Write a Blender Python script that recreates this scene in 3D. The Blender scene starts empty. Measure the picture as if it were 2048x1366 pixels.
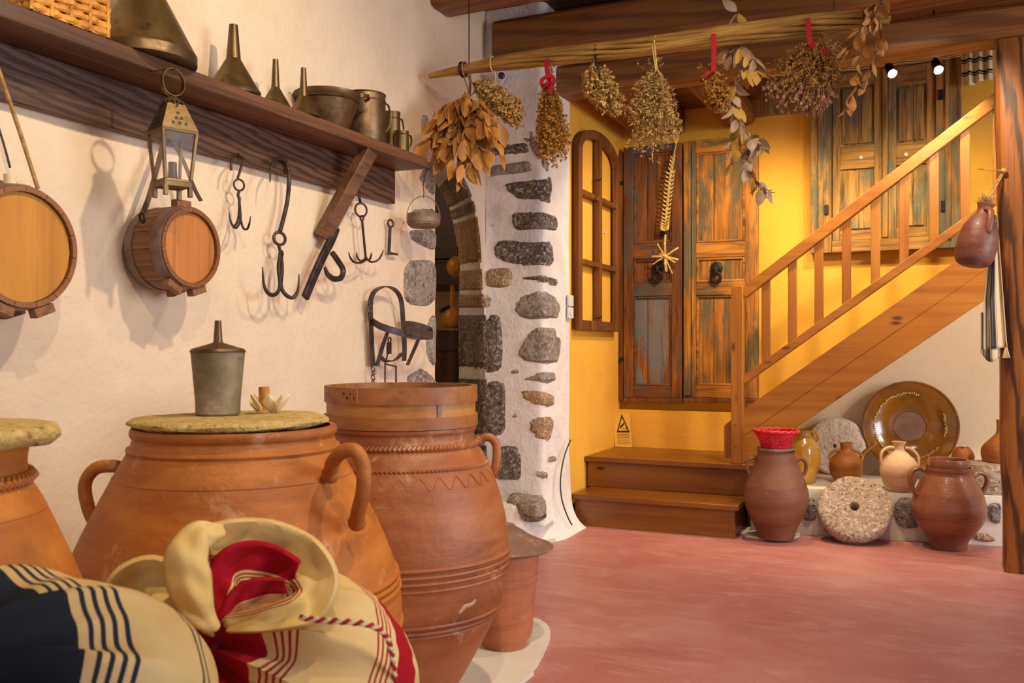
import bpy, bmesh, math, random
from mathutils import Vector, Matrix, noise as mnoise

SC = bpy.context.scene
COL = SC.collection
PI = math.pi
RND = random.Random(11)
V = Vector

# ------------------------------------------------------------------ camera
F = 1838.0                       # focal length in pixels of the 2048 wide frame
HOR = 695.0                      # image row of the horizon
CAM = V((2.30, 0.0, 1.05))
TH = math.radians(24.6)          # turned left of the wall direction (+y)
FWD = V((-math.sin(TH), math.cos(TH), 0))
RGT = V((math.cos(TH), math.sin(TH), 0))
cam_d = bpy.data.cameras.new('camera')
cam_d.sensor_fit = 'HORIZONTAL'; cam_d.sensor_width = 36.0
cam_d.lens = 36.0 * F / 2048.0
cam_d.shift_y = (HOR - 683.0) / 2048.0
cam_d.clip_start = 0.02
cam_d.dof.use_dof = True; cam_d.dof.focus_distance = 4.0; cam_d.dof.aperture_fstop = 9.0
cam_o = bpy.data.objects.new('camera', cam_d)
cam_o.location = CAM; cam_o.rotation_euler = (PI/2, 0, TH)
COL.objects.link(cam_o); SC.camera = cam_o

# ------------------------------------------------------------------ world, lights, exposure
wd = bpy.data.worlds.new('world'); SC.world = wd; wd.use_nodes = True
bg = wd.node_tree.nodes['Background']
bg.inputs[0].default_value = (0.93, 0.93, 1.0, 1); bg.inputs[1].default_value = 0.50
SC.view_settings.view_transform = 'Standard'; SC.view_settings.look = 'None'
SC.view_settings.gamma = 1.0; SC.view_settings.use_curve_mapping = False
SC.view_settings.exposure = 0.40

def spot(name, loc, target, power, col, size=0.05, angle=70, blend=.5):
    d = bpy.data.lights.new(name, 'SPOT'); d.energy = power; d.color = col
    d.shadow_soft_size = size; d.spot_size = math.radians(angle); d.spot_blend = blend
    o = bpy.data.objects.new(name, d); o.location = loc
    o.rotation_euler = (V(target) - V(loc)).to_track_quat('-Z', 'Y').to_euler()
    COL.objects.link(o); return o
def area(name, loc, target, power, col, sx, sy):
    d = bpy.data.lights.new(name, 'AREA'); d.energy = power; d.color = col
    d.shape = 'RECTANGLE'; d.size = sx; d.size_y = sy
    o = bpy.data.objects.new(name, d); o.location = loc
    o.rotation_euler = (V(target) - V(loc)).to_track_quat('-Z', 'Y').to_euler()
    COL.objects.link(o); return o
WARM = (1.0, .80, .54)
spot('assumed_spot_wall', (1.75, 2.0, 2.82), (0.0, 2.1, 1.1), 80, WARM, .03, 125, .7)  # assumed ceiling lamp, unseen; position worked back from the lantern's shadow
spot('assumed_spot_front', (2.1, .75, 2.82), (0.1, 2.0, 1.0), 62, (1.0, .78, .52), .03, 95, .7)  # second assumed ceiling lamp out of view, set from the keg's other shadow
spot('assumed_spot_jars', (1.9, 2.9, 2.82), (0.9, 3.6, 0.6), 45, (1.0, .82, .62), .05, 110, .8)  # assumed overhead lamp for the jars, no fixture modelled
spot('assumed_spot_landing', (1.45, 5.13, 2.46), (.85, 5.9, .6), 58, (1.0, .82, .56), .05, 140, .8)  # assumed lamp behind the beam, put there to light the niche, no fixture
spot('backroom_fill', (-1.3, 4.6, 2.3), (-.8, 5.8, 1.0), 14, (1.0, .75, .45), .08, 140, .8)  # added fill that brightens the dark back room, no fixture there
spot('assumed_spot_plinth', (2.3, 4.2, 2.6), (2.0, 5.8, .5), 75, (1.0, .80, .56), .05, 95, .7)  # assumed lamp without a fixture, put in to light the plinth
spot('understair_fill', (3.9, 4.55, 1.75), (1.9, 6.1, .55), 60, (1.0, .80, .56), .12, 80, .8)  # added unseen fill from the right, warms the shaded wall under the stairs
area('assumed_daylight_fill', (6.3, 2.6, 1.7), (1.5, 3.4, .4), 105, (.86, .92, 1.0), 2.2, 1.6)  # assumed daylight as an unseen area panel at the open right side, no window

# ------------------------------------------------------------------ pixel <-> place helpers
def ray(u, v):
    return FWD + RGT * ((u - 1024.0) / F) + V((0, 0, 1)) * ((HOR - v) / F)
def PF(u, v, f): return CAM + ray(u, v) * f
def PX(u, v, x):
    d = ray(u, v); return CAM + d * ((x - CAM.x) / d.x)
def PY(u, v, y):
    d = ray(u, v); return CAM + d * ((y - CAM.y) / d.y)
def PZ(u, v, z):
    d = ray(u, v); return CAM + d * ((z - CAM.z) / d.z)
def depth(p): return (V(p) - CAM).dot(FWD)

# ------------------------------------------------------------------ mesh builder
def crv(pts, n=6):
    """Catmull-Rom through tuples"""
    P = [tuple(p) for p in pts]; out = []
    for i in range(len(P) - 1):
        p0 = P[max(i-1, 0)]; p1 = P[i]; p2 = P[i+1]; p3 = P[min(i+2, len(P)-1)]
        for k in range(n):
            t = k / n
            out.append(tuple(.5*((2*b) + (-a+c)*t + (2*a-5*b+4*c-d)*t*t + (-a+3*b-3*c+d)*t**3) for a, b, c, d in zip(p0, p1, p2, p3)))
    out.append(P[-1]); return out
def crv3(pts, n=6): return [V(p) for p in crv(pts, n)]

class MB:
    def __init__(s): s.v = []; s.f = []; s.uv = None
    def add(s, vs, fs):
        b = len(s.v); s.v += [V(p) for p in vs]; s.f += [tuple(i + b for i in q) for q in fs]
        return s
    def box(s, lo, hi):
        x0, y0, z0 = lo; x1, y1, z1 = hi
        return s.add([(x0,y0,z0),(x1,y0,z0),(x1,y1,z0),(x0,y1,z0),(x0,y0,z1),(x1,y0,z1),(x1,y1,z1),(x0,y1,z1)],
                     [(0,3,2,1),(4,5,6,7),(0,1,5,4),(1,2,6,5),(2,3,7,6),(3,0,4,7)])
    def obox(s, c, ax, ay, az):
        c, ax, ay, az = V(c), V(ax), V(ay), V(az)
        return s.add([c-ax-ay-az, c+ax-ay-az, c+ax+ay-az, c-ax+ay-az, c-ax-ay+az, c+ax-ay+az, c+ax+ay+az, c-ax+ay+az],
                     [(0,3,2,1),(4,5,6,7),(0,1,5,4),(1,2,6,5),(2,3,7,6),(3,0,4,7)])
    def bar(s, p0, p1, w, h, up=(0,0,1)):
        p0, p1 = V(p0), V(p1); d = (p1 - p0); L = d.length; d.normalize()
        side = d.cross(V(up)).normalized(); u2 = side.cross(d)
        return s.obox((p0+p1)/2, d*L/2, side*w/2, u2*h/2)
    def tube(s, pts, r, n=8, caps=True, closed=False, flat=1.0, fdir=None):
        pts = [V(p) for p in pts]; m = len(pts)
        rs = r if isinstance(r, (list, tuple)) else [r]*m
        if len(rs) != m:
            rs = [rs[min(int(i*(len(rs)-1)/max(m-1,1)), len(rs)-1)] + (rs[min(int(i*(len(rs)-1)/max(m-1,1))+1, len(rs)-1)] - rs[min(int(i*(len(rs)-1)/max(m-1,1)), len(rs)-1)]) * ((i*(len(rs)-1)/max(m-1,1)) % 1) for i in range(m)]
        vs = []; prev = None
        for i, p in enumerate(pts):
            if closed: t = pts[(i+1) % m] - pts[i-1]
            else: t = pts[min(i+1, m-1)] - pts[max(i-1, 0)]
            if t.length < 1e-9: t = V((0,0,1))
            t.normalize()
            if prev is None:
                a = V(fdir) if fdir is not None else (V((0,0,1)) if abs(t.z) < .9 else V((1,0,0)))
            else: a = prev
            a = (a - t * a.dot(t))
            if a.length < 1e-6: a = t.orthogonal()
            a.normalize(); prev = a; b = t.cross(a)
            for k in range(n):
                th = 2*PI*k/n
                vs.append(p + a*(math.cos(th)*rs[i]) + b*(math.sin(th)*rs[i]*flat))
        fs = []
        for i in range(m if closed else m-1):
            for k in range(n):
                a0 = i*n+k; a1 = i*n+(k+1) % n; b0 = ((i+1) % m)*n+k; b1 = ((i+1) % m)*n+(k+1) % n
                fs.append((a0, a1, b1, b0))
        if caps and not closed:
            fs.append(tuple(range(n-1, -1, -1))); fs.append(tuple((m-1)*n+k for k in range(n)))
        return s.add(vs, fs)
    def strap(s, pts, w, t, wdir):
        """flat band: width along wdir, thickness t"""
        pts = [V(p) for p in pts]; m = len(pts); vs = []
        for i, p in enumerate(pts):
            tg = (pts[min(i+1, m-1)] - pts[max(i-1, 0)]).normalized()
            wd_ = V(wdir) - tg*V(wdir).dot(tg)
            if wd_.length < 1e-5: wd_ = tg.orthogonal()
            wd_.normalize(); nn = tg.cross(wd_)
            for a, b in ((-1,-1),(1,-1),(1,1),(-1,1)): vs.append(p + wd_*a*w/2 + nn*b*t/2)
        fs = [(3,2,1,0), tuple((m-1)*4+k for k in range(4))]
        for i in range(m-1):
            for k in range(4): fs.append((i*4+k, i*4+(k+1) % 4, (i+1)*4+(k+1) % 4, (i+1)*4+k))
        return s.add(vs, fs)
    def lathe(s, c, prof, n=48, ax=None, wob=0.0, seed=0.0):
        """prof: (radius, height) along axis; c the foot"""
        c = V(c)
        if ax is None: e1, e2, e3 = V((1,0,0)), V((0,1,0)), V((0,0,1))
        else:
            e3 = V(ax).normalized(); e1 = e3.orthogonal().normalized(); e2 = e3.cross(e1)
        vs = []; fs = []; m = len(prof)
        for (r, h) in prof:
            for k in range(n):
                th = 2*PI*k/n; rr = max(r, 1e-5)
                if wob: rr *= 1 + wob*mnoise.noise(V((math.cos(th)*1.3+seed, math.sin(th)*1.3, h*5+seed)))
                vs.append(c + e1*(rr*math.cos(th)) + e2*(rr*math.sin(th)) + e3*h)
        for i in range(m-1):
            for k in range(n):
                fs.append((i*n+k, i*n+(k+1) % n, (i+1)*n+(k+1) % n, (i+1)*n+k))
        if prof[0][0] > 1e-4: fs.append(tuple(range(n-1, -1, -1)))
        if prof[-1][0] > 1e-4: fs.append(tuple((m-1)*n+k for k in range(n)))
        return s.add(vs, fs)
    def torus(s, c, Rr, r, ax=(0,0,1), n=24, m=8, sx=1.0, e1=None):
        c = V(c); e3 = V(ax).normalized()
        e1 = e3.orthogonal().normalized() if e1 is None else V(e1).normalized(); e2 = e3.cross(e1)
        return s.tube([c + e1*(Rr*sx*math.cos(2*PI*k/n)) + e2*(Rr*math.sin(2*PI*k/n)) for k in range(n)], r, m, closed=True)
    def ball(s, c, r, n=12, m=8, sc=(1,1,1)):
        c = V(c); prof = [(math.sin(PI*i/m), -math.cos(PI*i/m)) for i in range(m+1)]
        b = len(s.v); s.lathe((0,0,0), prof, n)
        for i in range(b, len(s.v)):
            q = s.v[i]; s.v[i] = c + V((q.x*r*sc[0], q.y*r*sc[1], q.z*r*sc[2]))
        return s
    def grid(s, fn, nu, nv, closed=False):
        """fn(i/nu, j/nv) -> Vector"""
        vs = [fn(i/nu, j/nv) for j in range(nv+1) for i in range(nu if closed else nu+1)]
        w = nu if closed else nu+1; fs = []
        for j in range(nv):
            for i in range(nu):
                i2 = (i+1) % w if closed else i+1
                fs.append((j*w+i, j*w+i2, (j+1)*w+i2, (j+1)*w+i))
        return s.add(vs, fs)
    def prism(s, poly, ex):
        """poly: 3d outline, extruded by vector ex"""
        n = len(poly); ex = V(ex); P = [V(p) for p in poly]
        return s.add(P + [p + ex for p in P], [tuple(range(n-1, -1, -1)), tuple(range(n, 2*n))] + [(i, (i+1) % n, n+(i+1) % n, n+i) for i in range(n)])

LOC = {}
def obj(name, mb, m, parent=None, ang=38, bevel=0.0, at=None, uv=None, subsurf=0):
    if parent is not None: o0 = LOC[parent]
    elif at is not None: o0 = V(at)
    else:
        xs = [p.x for p in mb.v]; ys = [p.y for p in mb.v]; zs = [p.z for p in mb.v]
        o0 = V(((min(xs)+max(xs))/2, (min(ys)+max(ys))/2, min(zs)))
    me = bpy.data.meshes.new(name)
    me.from_pydata([tuple(p - o0) for p in mb.v], [], mb.f); me.update()
    bm = bmesh.new(); bm.from_mesh(me); bmesh.ops.recalc_face_normals(bm, faces=bm.faces); bm.to_mesh(me); bm.free()
    if uv is not None:
        ul = me.uv_layers.new(name='UVMap')
        for lp in me.loops: ul.data[lp.index].uv = uv[lp.vertex_index]
    if ang:
        me.polygons.foreach_set('use_smooth', [True]*len(me.polygons))
        me.set_sharp_from_angle(angle=math.radians(ang))
    me.materials.append(m)
    o = bpy.data.objects.new(name, me); COL.objects.link(o)
    if parent is not None: o.parent = parent
    else: o.location = o0
    LOC[o] = o0
    if bevel:
        md = o.modifiers.new('bevel', 'BEVEL'); md.width = bevel; md.segments = 2; md.limit_method = 'ANGLE'; md.angle_limit = math.radians(40)
    if subsurf:
        md = o.modifiers.new('sub', 'SUBSURF'); md.levels = subsurf; md.render_levels = subsurf
    return o
def tag(o, label, cat, group=None):
    o['label'] = label; o['category'] = cat
    if group: o['group'] = group
    return o
def thing(name, label, cat, loc, group=None):
    o = bpy.data.objects.new(name, None); COL.objects.link(o); o.location = V(loc); LOC[o] = V(loc)
    o.empty_display_size = .05
    return tag(o, label, cat, group)
def struct(name, mb, m, label=None, **k):
    o = obj(name, mb, m, **k); o['kind'] = 'structure'
    if label: o['label'] = label
    return o
def inst(name, src, parent, mat4):
    """a part that shares src's mesh data; mat4 in parent space"""
    o = src if src.users_collection == () else src
    c = bpy.data.objects.new(name, src.data); COL.objects.link(c); c.parent = parent; c.matrix_local = mat4
    LOC[c] = LOC[parent]; return c

# ------------------------------------------------------------------ materials
def lin(h, a=1.0):
    h = h.lstrip('#'); c = [int(h[i:i+2], 16)/255 for i in (0, 2, 4)]
    return tuple(x/12.92 if x <= .04045 else ((x+.055)/1.055)**2.4 for x in c) + (a,)
class NT:
    def __init__(s, name):
        s.m = bpy.data.materials.new(name); s.m.use_nodes = True; s.t = s.m.node_tree
        s.b = s.t.nodes['Principled BSDF']
    def n(s, typ, **k):
        o = s.t.nodes.new(typ)
        for a, b in k.items():
            if a in o.inputs: o.inputs[a].default_value = b
            else: setattr(o, a, b)
        return o
    def l(s, a, b): s.t.links.new(a, b)
    def coord(s, stretch=(1,1,1), kind='Object'):
        tc = s.n('ShaderNodeTexCoord'); mp = s.n('ShaderNodeMapping'); mp.inputs['Scale'].default_value = stretch
        s.l(tc.outputs[kind], mp.inputs['Vector']); return mp.outputs['Vector']
    def noise(s, vec, scale, detail=6, dist=0.0, rough=.55):
        q = s.n('ShaderNodeTexNoise'); q.inputs['Scale'].default_value = scale; q.inputs['Detail'].default_value = detail
        q.inputs['Distortion'].default_value = dist; q.inputs['Roughness'].default_value = rough
        s.l(vec, q.inputs['Vector']); return q.outputs[0]
    def ramp(s, fac, cols, lo=.3, hi=.7, interp='LINEAR'):
        q = s.n('ShaderNodeValToRGB'); e = q.color_ramp.elements; q.color_ramp.interpolation = interp
        n = len(cols)
        for i, c in enumerate(cols):
            p = lo + (hi-lo)*i/max(n-1, 1)
            if i < 2: e[i].position = p; el = e[i]
            else: el = e.new(p)
            el.color = lin(c) if isinstance(c, str) else c
        s.l(fac, q.inputs[0]); return q.outputs[0]
    def mix(s, fac, a, b, mode='MIX'):
        q = s.n('ShaderNodeMix', data_type='RGBA', blend_type=mode)
        if isinstance(fac, (int, float)): q.inputs[0].default_value = fac
        else: s.l(fac, q.inputs[0])
        for x, i in ((a, 6), (b, 7)):
            if isinstance(x, str): q.inputs[i].default_value = lin(x)
            elif isinstance(x, tuple): q.inputs[i].default_value = x
            else: s.l(x, q.inputs[i])
        return q.outputs[2]
    def bump(s, h, strength, dist=.01, prev=None):
        q = s.n('ShaderNodeBump'); q.inputs['Strength'].default_value = strength; q.inputs['Distance'].default_value = dist
        s.l(h, q.inputs['Height'])
        if prev is not None: s.l(prev, q.inputs['Normal'])
        return q.outputs[0]
    def done(s, col, rough=.7, nrm=None, metal=0.0, coat=0.0, spec=.5):
        if isinstance(col, str): s.b.inputs['Base Color'].default_value = lin(col)
        else: s.l(col, s.b.inputs['Base Color'])
        s.b.inputs['Roughness'].default_value = rough; s.b.inputs['Metallic'].default_value = metal
        s.b.inputs['Coat Weight'].default_value = coat; s.b.inputs['Coat Roughness'].default_value = .12
        s.b.inputs['Specular IOR Level'].default_value = spec
        if nrm is not None: s.l(nrm, s.b.inputs['Normal'])
        return s.m
BLK = (0,0,0,1); WHT = (1,1,1,1)
def mat(name, cols, scale=6, stretch=(1,1,1), rough=.7, bump=.3, bscale=40, metal=0, dist=0, speck=None, speck2=None, coat=0, bd=.005, lo=.32, hi=.68, spec=.5):
    q = NT(name); v = q.coord(stretch); v1 = q.coord()
    c = q.ramp(q.noise(v, scale, 6, dist), cols, lo, hi)
    for sp in (speck, speck2):
        if sp:
            msk = q.ramp(q.noise(v1, sp[1], 4), [BLK, WHT], sp[2], sp[2]+.08)
            c = q.mix(msk, c, q.mix(sp[3], c, sp[0]))
    nb = q.bump(q.noise(v1, bscale, 5), bump, bd) if bump else None
    return q.done(c, rough, nb, metal, coat, spec)
def wood(name, cols, axis='x', scale=1.0, rough=.55, bump=.35, line='#1c0d06', lamt=.55, coat=0, knots=None):
    q = NT(name); i = 'xyz'.index(axis)
    st = [9.0*scale]*3; st[i] = .9*scale; st2 = [70.0*scale]*3; st2[i] = 2.2*scale
    v = q.coord(tuple(st)); v2 = q.coord(tuple(st2))
    a = q.noise(v, 1.0, 5, 1.4); b = q.noise(v2, 1.0, 4, .5)
    c = q.ramp(a, cols, .3, .7)
    msk = q.ramp(b, [WHT, BLK], .36, .52)
    c = q.mix(msk, c, q.mix(lamt, c, line))
    if knots:
        vo = q.n('ShaderNodeTexVoronoi'); st3 = [10.0]*3; st3[i] = 4.0
        q.l(q.coord(tuple(st3)), vo.inputs['Vector']); vo.inputs['Scale'].default_value = 1.0
        km = q.ramp(vo.outputs['Distance'], [WHT, BLK], .05, .16)
        c = q.mix(km, c, knots)
    nb = q.bump(b, bump, .003)
    return q.done(c, rough, nb, 0, coat)
def grain(name, cols, axis='x', freq=12, dist=5, rough=.5, bump=.4, amt=.7):
    """figured wood with flowing growth lines"""
    q = NT(name); i = 'xyz'.index(axis); st = [1.0]*3; st[i] = .12
    v = q.coord(tuple(st)); w = q.n('ShaderNodeTexWave', wave_type='BANDS', bands_direction='DIAGONAL')
    w.inputs['Scale'].default_value = freq; w.inputs['Distortion'].default_value = dist; w.inputs['Detail'].default_value = 3; w.inputs['Detail Scale'].default_value = 1.4; w.inputs['Detail Roughness'].default_value = .55
    q.l(v, w.inputs['Vector'])
    st2 = [60.0]*3; st2[i] = 2.0; b = q.noise(q.coord(tuple(st2)), 1.0, 4, .4); a = q.noise(q.coord(tuple(x*6 for x in st)), 1.0, 5, .6)
    c = q.ramp(a, cols[1:], .3, .7)
    c = q.mix(q.ramp(w.outputs['Fac'], [WHT, BLK], .08, .55), c, q.mix(amt, c, cols[0]))
    c = q.mix(q.ramp(b, [WHT, BLK], .34, .5), c, q.mix(.4, c, cols[0]))
    return q.done(c, rough, q.bump(w.outputs['Fac'], bump*.6, .003, q.bump(b, bump, .002)), 0)
def painted(name, woodcols, paint, thr, axis='z', rough=.75):
    """old paint flaking off wood, streaked along the grain"""
    q = NT(name); i = 'xyz'.index(axis)
    st = [14.0]*3; st[i] = 1.6; st2 = [80.0]*3; st2[i] = 3.0; st3 = [5.0]*3; st3[i] = 1.4
    a = q.noise(q.coord(tuple(st)), 1.0, 6, .6); b = q.noise(q.coord(tuple(st2)), 1.0, 4, .4); d = q.noise(q.coord(tuple(st3)), 1.0, 7, .4, .68)
    c = q.ramp(a, woodcols, .3, .7)
    lm = q.ramp(b, [WHT, BLK], .36, .5)
    c = q.mix(lm, c, q.mix(.5, c, '#1a0d05'))
    pc = q.ramp(q.noise(q.coord(), 6, 5), list(paint), .35, .65)
    pm = q.ramp(d, [BLK, WHT], thr, thr+.10)
    c = q.mix(pm, c, q.mix(.85, c, pc))
    dk = q.ramp(q.noise(q.coord(tuple(st)), 2.1, 6, 1.0), [BLK, WHT], .60, .70)
    c = q.mix(dk, c, q.mix(.6, c, '#1d1209'))
    return q.done(c, rough, q.bump(b, .45, .003, q.bump(d, .3, .004)), 0)
def plaster(name, cols, scale=2.5, bump=.5, rough=.9):
    q = NT(name); v = q.coord()
    c = q.ramp(q.noise(v, scale, 7, .3), cols, .3, .7)
    n1 = q.bump(q.noise(v, 4, 4), bump, .03); n2 = q.bump(q.noise(v, 48, 5), bump*.9, .008, n1)
    return q.done(c, rough, n2, spec=.2)
def stone(name, cols, scale=9, spk='#b8aca0', spk2='#17130f'):
    q = NT(name); v = q.coord()
    c = q.ramp(q.noise(v, scale, 8, .6, .65), cols, .3, .7)
    m1 = q.ramp(q.noise(v, 60, 4), [BLK, WHT], .52, .64); c = q.mix(m1, c, q.mix(.85, c, spk))
    m2 = q.ramp(q.noise(v, 55, 3), [WHT, BLK], .33, .42); c = q.mix(m2, c, q.mix(.7, c, spk2))
    nb = q.bump(q.noise(v, 45, 7), 1.0, .012, q.bump(q.noise(v, 10, 5), .8, .03))
    return q.done(c, .85, nb, spec=.3)
def terra(name, cols, rough=.6, bloom='#d8b08a', bloom_t=.58, coat=0, dirt='#6a3a1a'):
    q = NT(name); v = q.coord(); vh = q.coord((1.2, 1.2, 7))
    c = q.ramp(q.noise(vh, 2.2, 6, .5), cols, .28, .72)
    d = q.ramp(q.noise(v, 3.0, 8, .6, .65), [BLK, WHT], .48, .70); c = q.mix(d, c, q.mix(.55, c, dirt))
    b = q.ramp(q.noise(v, 7, 7, .4, .7), [BLK, WHT], bloom_t, bloom_t+.1); c = q.mix(b, c, q.mix(.5, c, bloom))
    sp = q.ramp(q.noise(v, 75, 2), [BLK, WHT], .74, .78); c = q.mix(sp, c, q.mix(.4, c, '#e6cba8'))
    nb = q.bump(q.noise(v, 30, 7), .55, .006, q.bump(q.noise(q.coord((1, 1, 14)), 4, 3), .2, .006))
    return q.done(c, rough, nb, 0, coat)
def fabric(name, bands, base, scale=1.0, tint='#c9b48a'):
    """stripes across UV.x; bands: list of (from, to, colour)"""
    q = NT(name); tc = q.n('ShaderNodeTexCoord'); sp = q.n('ShaderNodeSeparateXYZ'); q.l(tc.outputs['UV'], sp.inputs[0])
    c = q.mix(q.ramp(q.noise(q.coord(), 5, 4), [BLK, WHT], .35, .65), base, tint)
    for (a, b, col) in bands:
        m1 = q.n('ShaderNodeMath', operation='GREATER_THAN'); m1.inputs[1].default_value = a; q.l(sp.outputs[0], m1.inputs[0])
        m2 = q.n('ShaderNodeMath', operation='LESS_THAN'); m2.inputs[1].default_value = b; q.l(sp.outputs[0], m2.inputs[0])
        mm = q.n('ShaderNodeMath', operation='MULTIPLY'); q.l(m1.outputs[0], mm.inputs[0]); q.l(m2.outputs[0], mm.inputs[1])
        c = q.mix(mm.outputs[0], c, col)
    wv = q.noise(q.coord((1, 1, 1)), 420, 2)
    return q.done(c, .95, q.bump(wv, .25, .002, q.bump(q.noise(q.coord(), 14, 3), .25, .01)), spec=.15)

M = {}
M['wall'] = plaster('wall_plaster_cream', ['#dbc3a6', '#e6cfb4', '#e0c8aa'])
M['white'] = plaster('wall_plaster_white', ['#d9cec8', '#ece4df', '#e2d6cf'], 3.0, .75)
M['yellow'] = plaster('wall_plaster_yellow', ['#e0a136', '#ebb044', '#e2a53a'], 1.6, .25)
M['under'] = plaster('wall_plaster_ivory', ['#dcc3a0', '#e4cdae'], 1.6, .2)
M['shelf'] = wood('dark_shelf_wood', ['#523420', '#704a30', '#84583a'], 'y', .8, .5, .3, lamt=.45)
M['shelf_black'] = grain('charred_board_wood', ['#1c1412', '#483028', '#684838'], 'y', 22, 6, .5, .8)
M['beam'] = grain('beam_wood', ['#4e2a0c', '#7a4a18', '#8e5a22'], 'x', 7, 5, .5, .35, .55)
M['joist'] = wood('joist_wood', ['#5b2c0c', '#7d4415', '#98561f'], 'y', .45, .5, .35, lamt=.4)
M['plank'] = wood('ceiling_plank_wood', ['#5c3316', '#7b4a22', '#8f5b2c'], 'x', .5, .6, .3)
M['post'] = grain('post_wood', ['#2a1206', '#8a4e18', '#a8682a'], 'z', 9, 7, .5, .6, .8)
M['pine'] = wood('stained_pine', ['#945614', '#aa6a1e', '#b87a2a'], 'x', .5, .42, .12, line='#84480e', lamt=.35, knots='#5a2a0a')
M['pinez'] = wood('stained_pine_upright', ['#945614', '#aa6a1e', '#b87a2a'], 'z', .5, .42, .12, line='#84480e', lamt=.35, knots='#6a340c')
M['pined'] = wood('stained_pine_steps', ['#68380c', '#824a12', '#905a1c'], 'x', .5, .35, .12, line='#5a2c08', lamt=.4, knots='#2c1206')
M['frame'] = wood('window_frame_wood', ['#5a300e', '#784418', '#8c5624'], 'z', .7, .55, .3)
M['doorL'] = painted('old_door_wood_brown', ['#4c2608', '#7a430d', '#9c5c14'], ('#55544c', '#45443a'), .52)
M['doorLb'] = painted('old_door_paint_blue', ['#5c3208', '#8a4f10', '#a5661a'], ('#6a7076', '#78766e'), .40)
M['doorR'] = painted('old_door_wood_orange', ['#7a480f', '#b06e1c', '#c88a34'], ('#5a5a44', '#4a462e'), .47)
M['doorRx'] = painted('old_door_rail_orange', ['#6a3c0b', '#b06e1c', '#c88a34'], ('#56523a', '#2c2516'), .53, 'x')
M['doorLx'] = painted('old_door_rail_grey', ['#4c2608', '#74400d', '#8f5413'], ('#56544e', '#45423a'), .47, 'x')
M['shut'] = painted('old_shutter_wood', ['#7c5420', '#aa7a34', '#c29248'], ('#626650', '#50503c'), .47)
M['shutx'] = painted('old_shutter_rail', ['#7c5420', '#aa7a34', '#c29248'], ('#6c644c', '#52442e'), .53, 'x')
M['floor'] = None
M['stoneD'] = stone('dark_basalt', ['#453b35', '#6c5e53', '#8a7b6c'])
M['stoneG'] = stone('grey_fieldstone', ['#6a5f54', '#92857a', '#ab9e90'])
M['stoneT'] = stone('tan_sandstone', ['#8a6a4c', '#a98763', '#bd9d78'], 8, '#d6bd9c', '#5a4029')
M['stoneP'] = stone('plinth_grey_stone', ['#76706c', '#8d8681', '#9c958f'], 8)
M['mill'] = stone('porous_millstone', ['#98806c', '#b09680', '#bea48e'], 12, '#dcc8b2', '#3d2c22')
M['pale'] = stone('pale_worn_stone', ['#d0bea0', '#decdb2', '#e6d8c0'], 6, '#efe6d4', '#a8967a')
M['slab'] = stone('sandstone_slab', ['#a88c50', '#c0a262', '#b59656'], 5, '#cdb47c', '#6a5228')
M['jarA'] = terra('jar_clay_orange', ['#964f16', '#b2671e', '#c17a2e'])
M['jarB'] = terra('jar_clay_red', ['#884a22', '#a25e30', '#b06e40'], .5)
M['jarC'] = terra('pot_clay_pink', ['#a85f3a', '#bc7048', '#c47e58'], .65)
M['lidC'] = terra('lid_clay_grey', ['#6e5040', '#86644e', '#95735c'], .7)
M['jarD'] = terra('jar_clay_dark', ['#643820', '#7a4a2e', '#88583a'], .6, bloom_t=.66)
M['jarE'] = terra('jar_glaze_redbrown', ['#744028', '#8a5234', '#966040'], .36, coat=.25, bloom_t=.66)
M['jugB'] = terra('jug_clay_brown', ['#8e4e1c', '#a86426', '#b4722e'], .5)
M['jugP'] = terra('jug_clay_pale', ['#c49a72', '#d6b08a', '#dcbc9a'], .65, dirt='#a87a50')
M['jugH'] = terra('jug_clay_wine', ['#603024', '#74402e', '#824e3a'], .5, coat=.05)
M['glazeY'] = mat('yellow_glaze', ['#b47e20', '#cc962e', '#d8a640'], 7, rough=.2, bump=.12, bscale=25, coat=.8, speck=('#4a2a0a', 9, .66, .6))
M['glazeB'] = mat('brown_glaze', ['#6a3c06', '#8a540c', '#9c6414'], 5, rough=.18, bump=.15, bscale=22, coat=.9)
M['glazeChip'] = mat('chipped_glaze', ['#d8b878', '#e6d0a0'], 30, rough=.8, bump=.5, bscale=60)
M['iron'] = mat('forged_iron', ['#2a2422', '#453a36', '#5a4a44'], 20, rough=.55, bump=.5, bscale=60, metal=.7)
M['ironb'] = mat('black_iron', ['#171210', '#2c221c'], 20, rough=.6, bump=.4, bscale=50, metal=.4)
M['brass'] = mat('aged_brass', ['#54421e', '#6e5830', '#80693c'], 6, rough=.42, bump=.2, bscale=30, metal=.75, speck=('#3a2a16', 9, .58, .6))
M['tin'] = mat('tarnished_tin', ['#50402c', '#6c563a', '#82694a'], 6, rough=.42, bump=.2, bscale=30, metal=.75, speck=('#3a2e22', 8, .56, .6))
M['zinc'] = mat('dull_zinc', ['#665a44', '#86785c', '#9c8e70'], 9, rough=.6, bump=.3, bscale=40, metal=.35, speck=('#c4bca4', 14, .6, .5), speck2=('#453e32', 20, .62, .6))
M['lantern'] = mat('lantern_brass', ['#4a3820', '#6c5432', '#7e643c'], 8, rough=.42, bump=.2, bscale=40, metal=.6)
M['leather'] = mat('dark_leather', ['#2c2220', '#443834', '#554846'], 14, rough=.5, bump=.3, bscale=60)
M['strapl'] = mat('brown_leather', ['#3c2614', '#57391e', '#6a4828'], 14, rough=.6, bump=.3, bscale=60)
M['rope'] = mat('rope_fibre', ['#8a6436', '#a8804a', '#bb9660'], 60, rough=.9, bump=.6, bscale=160)
M['wire'] = mat('dark_wire', ['#2b2320', '#3c322c'], 20, rough=.5, bump=0, metal=.5)
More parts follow.
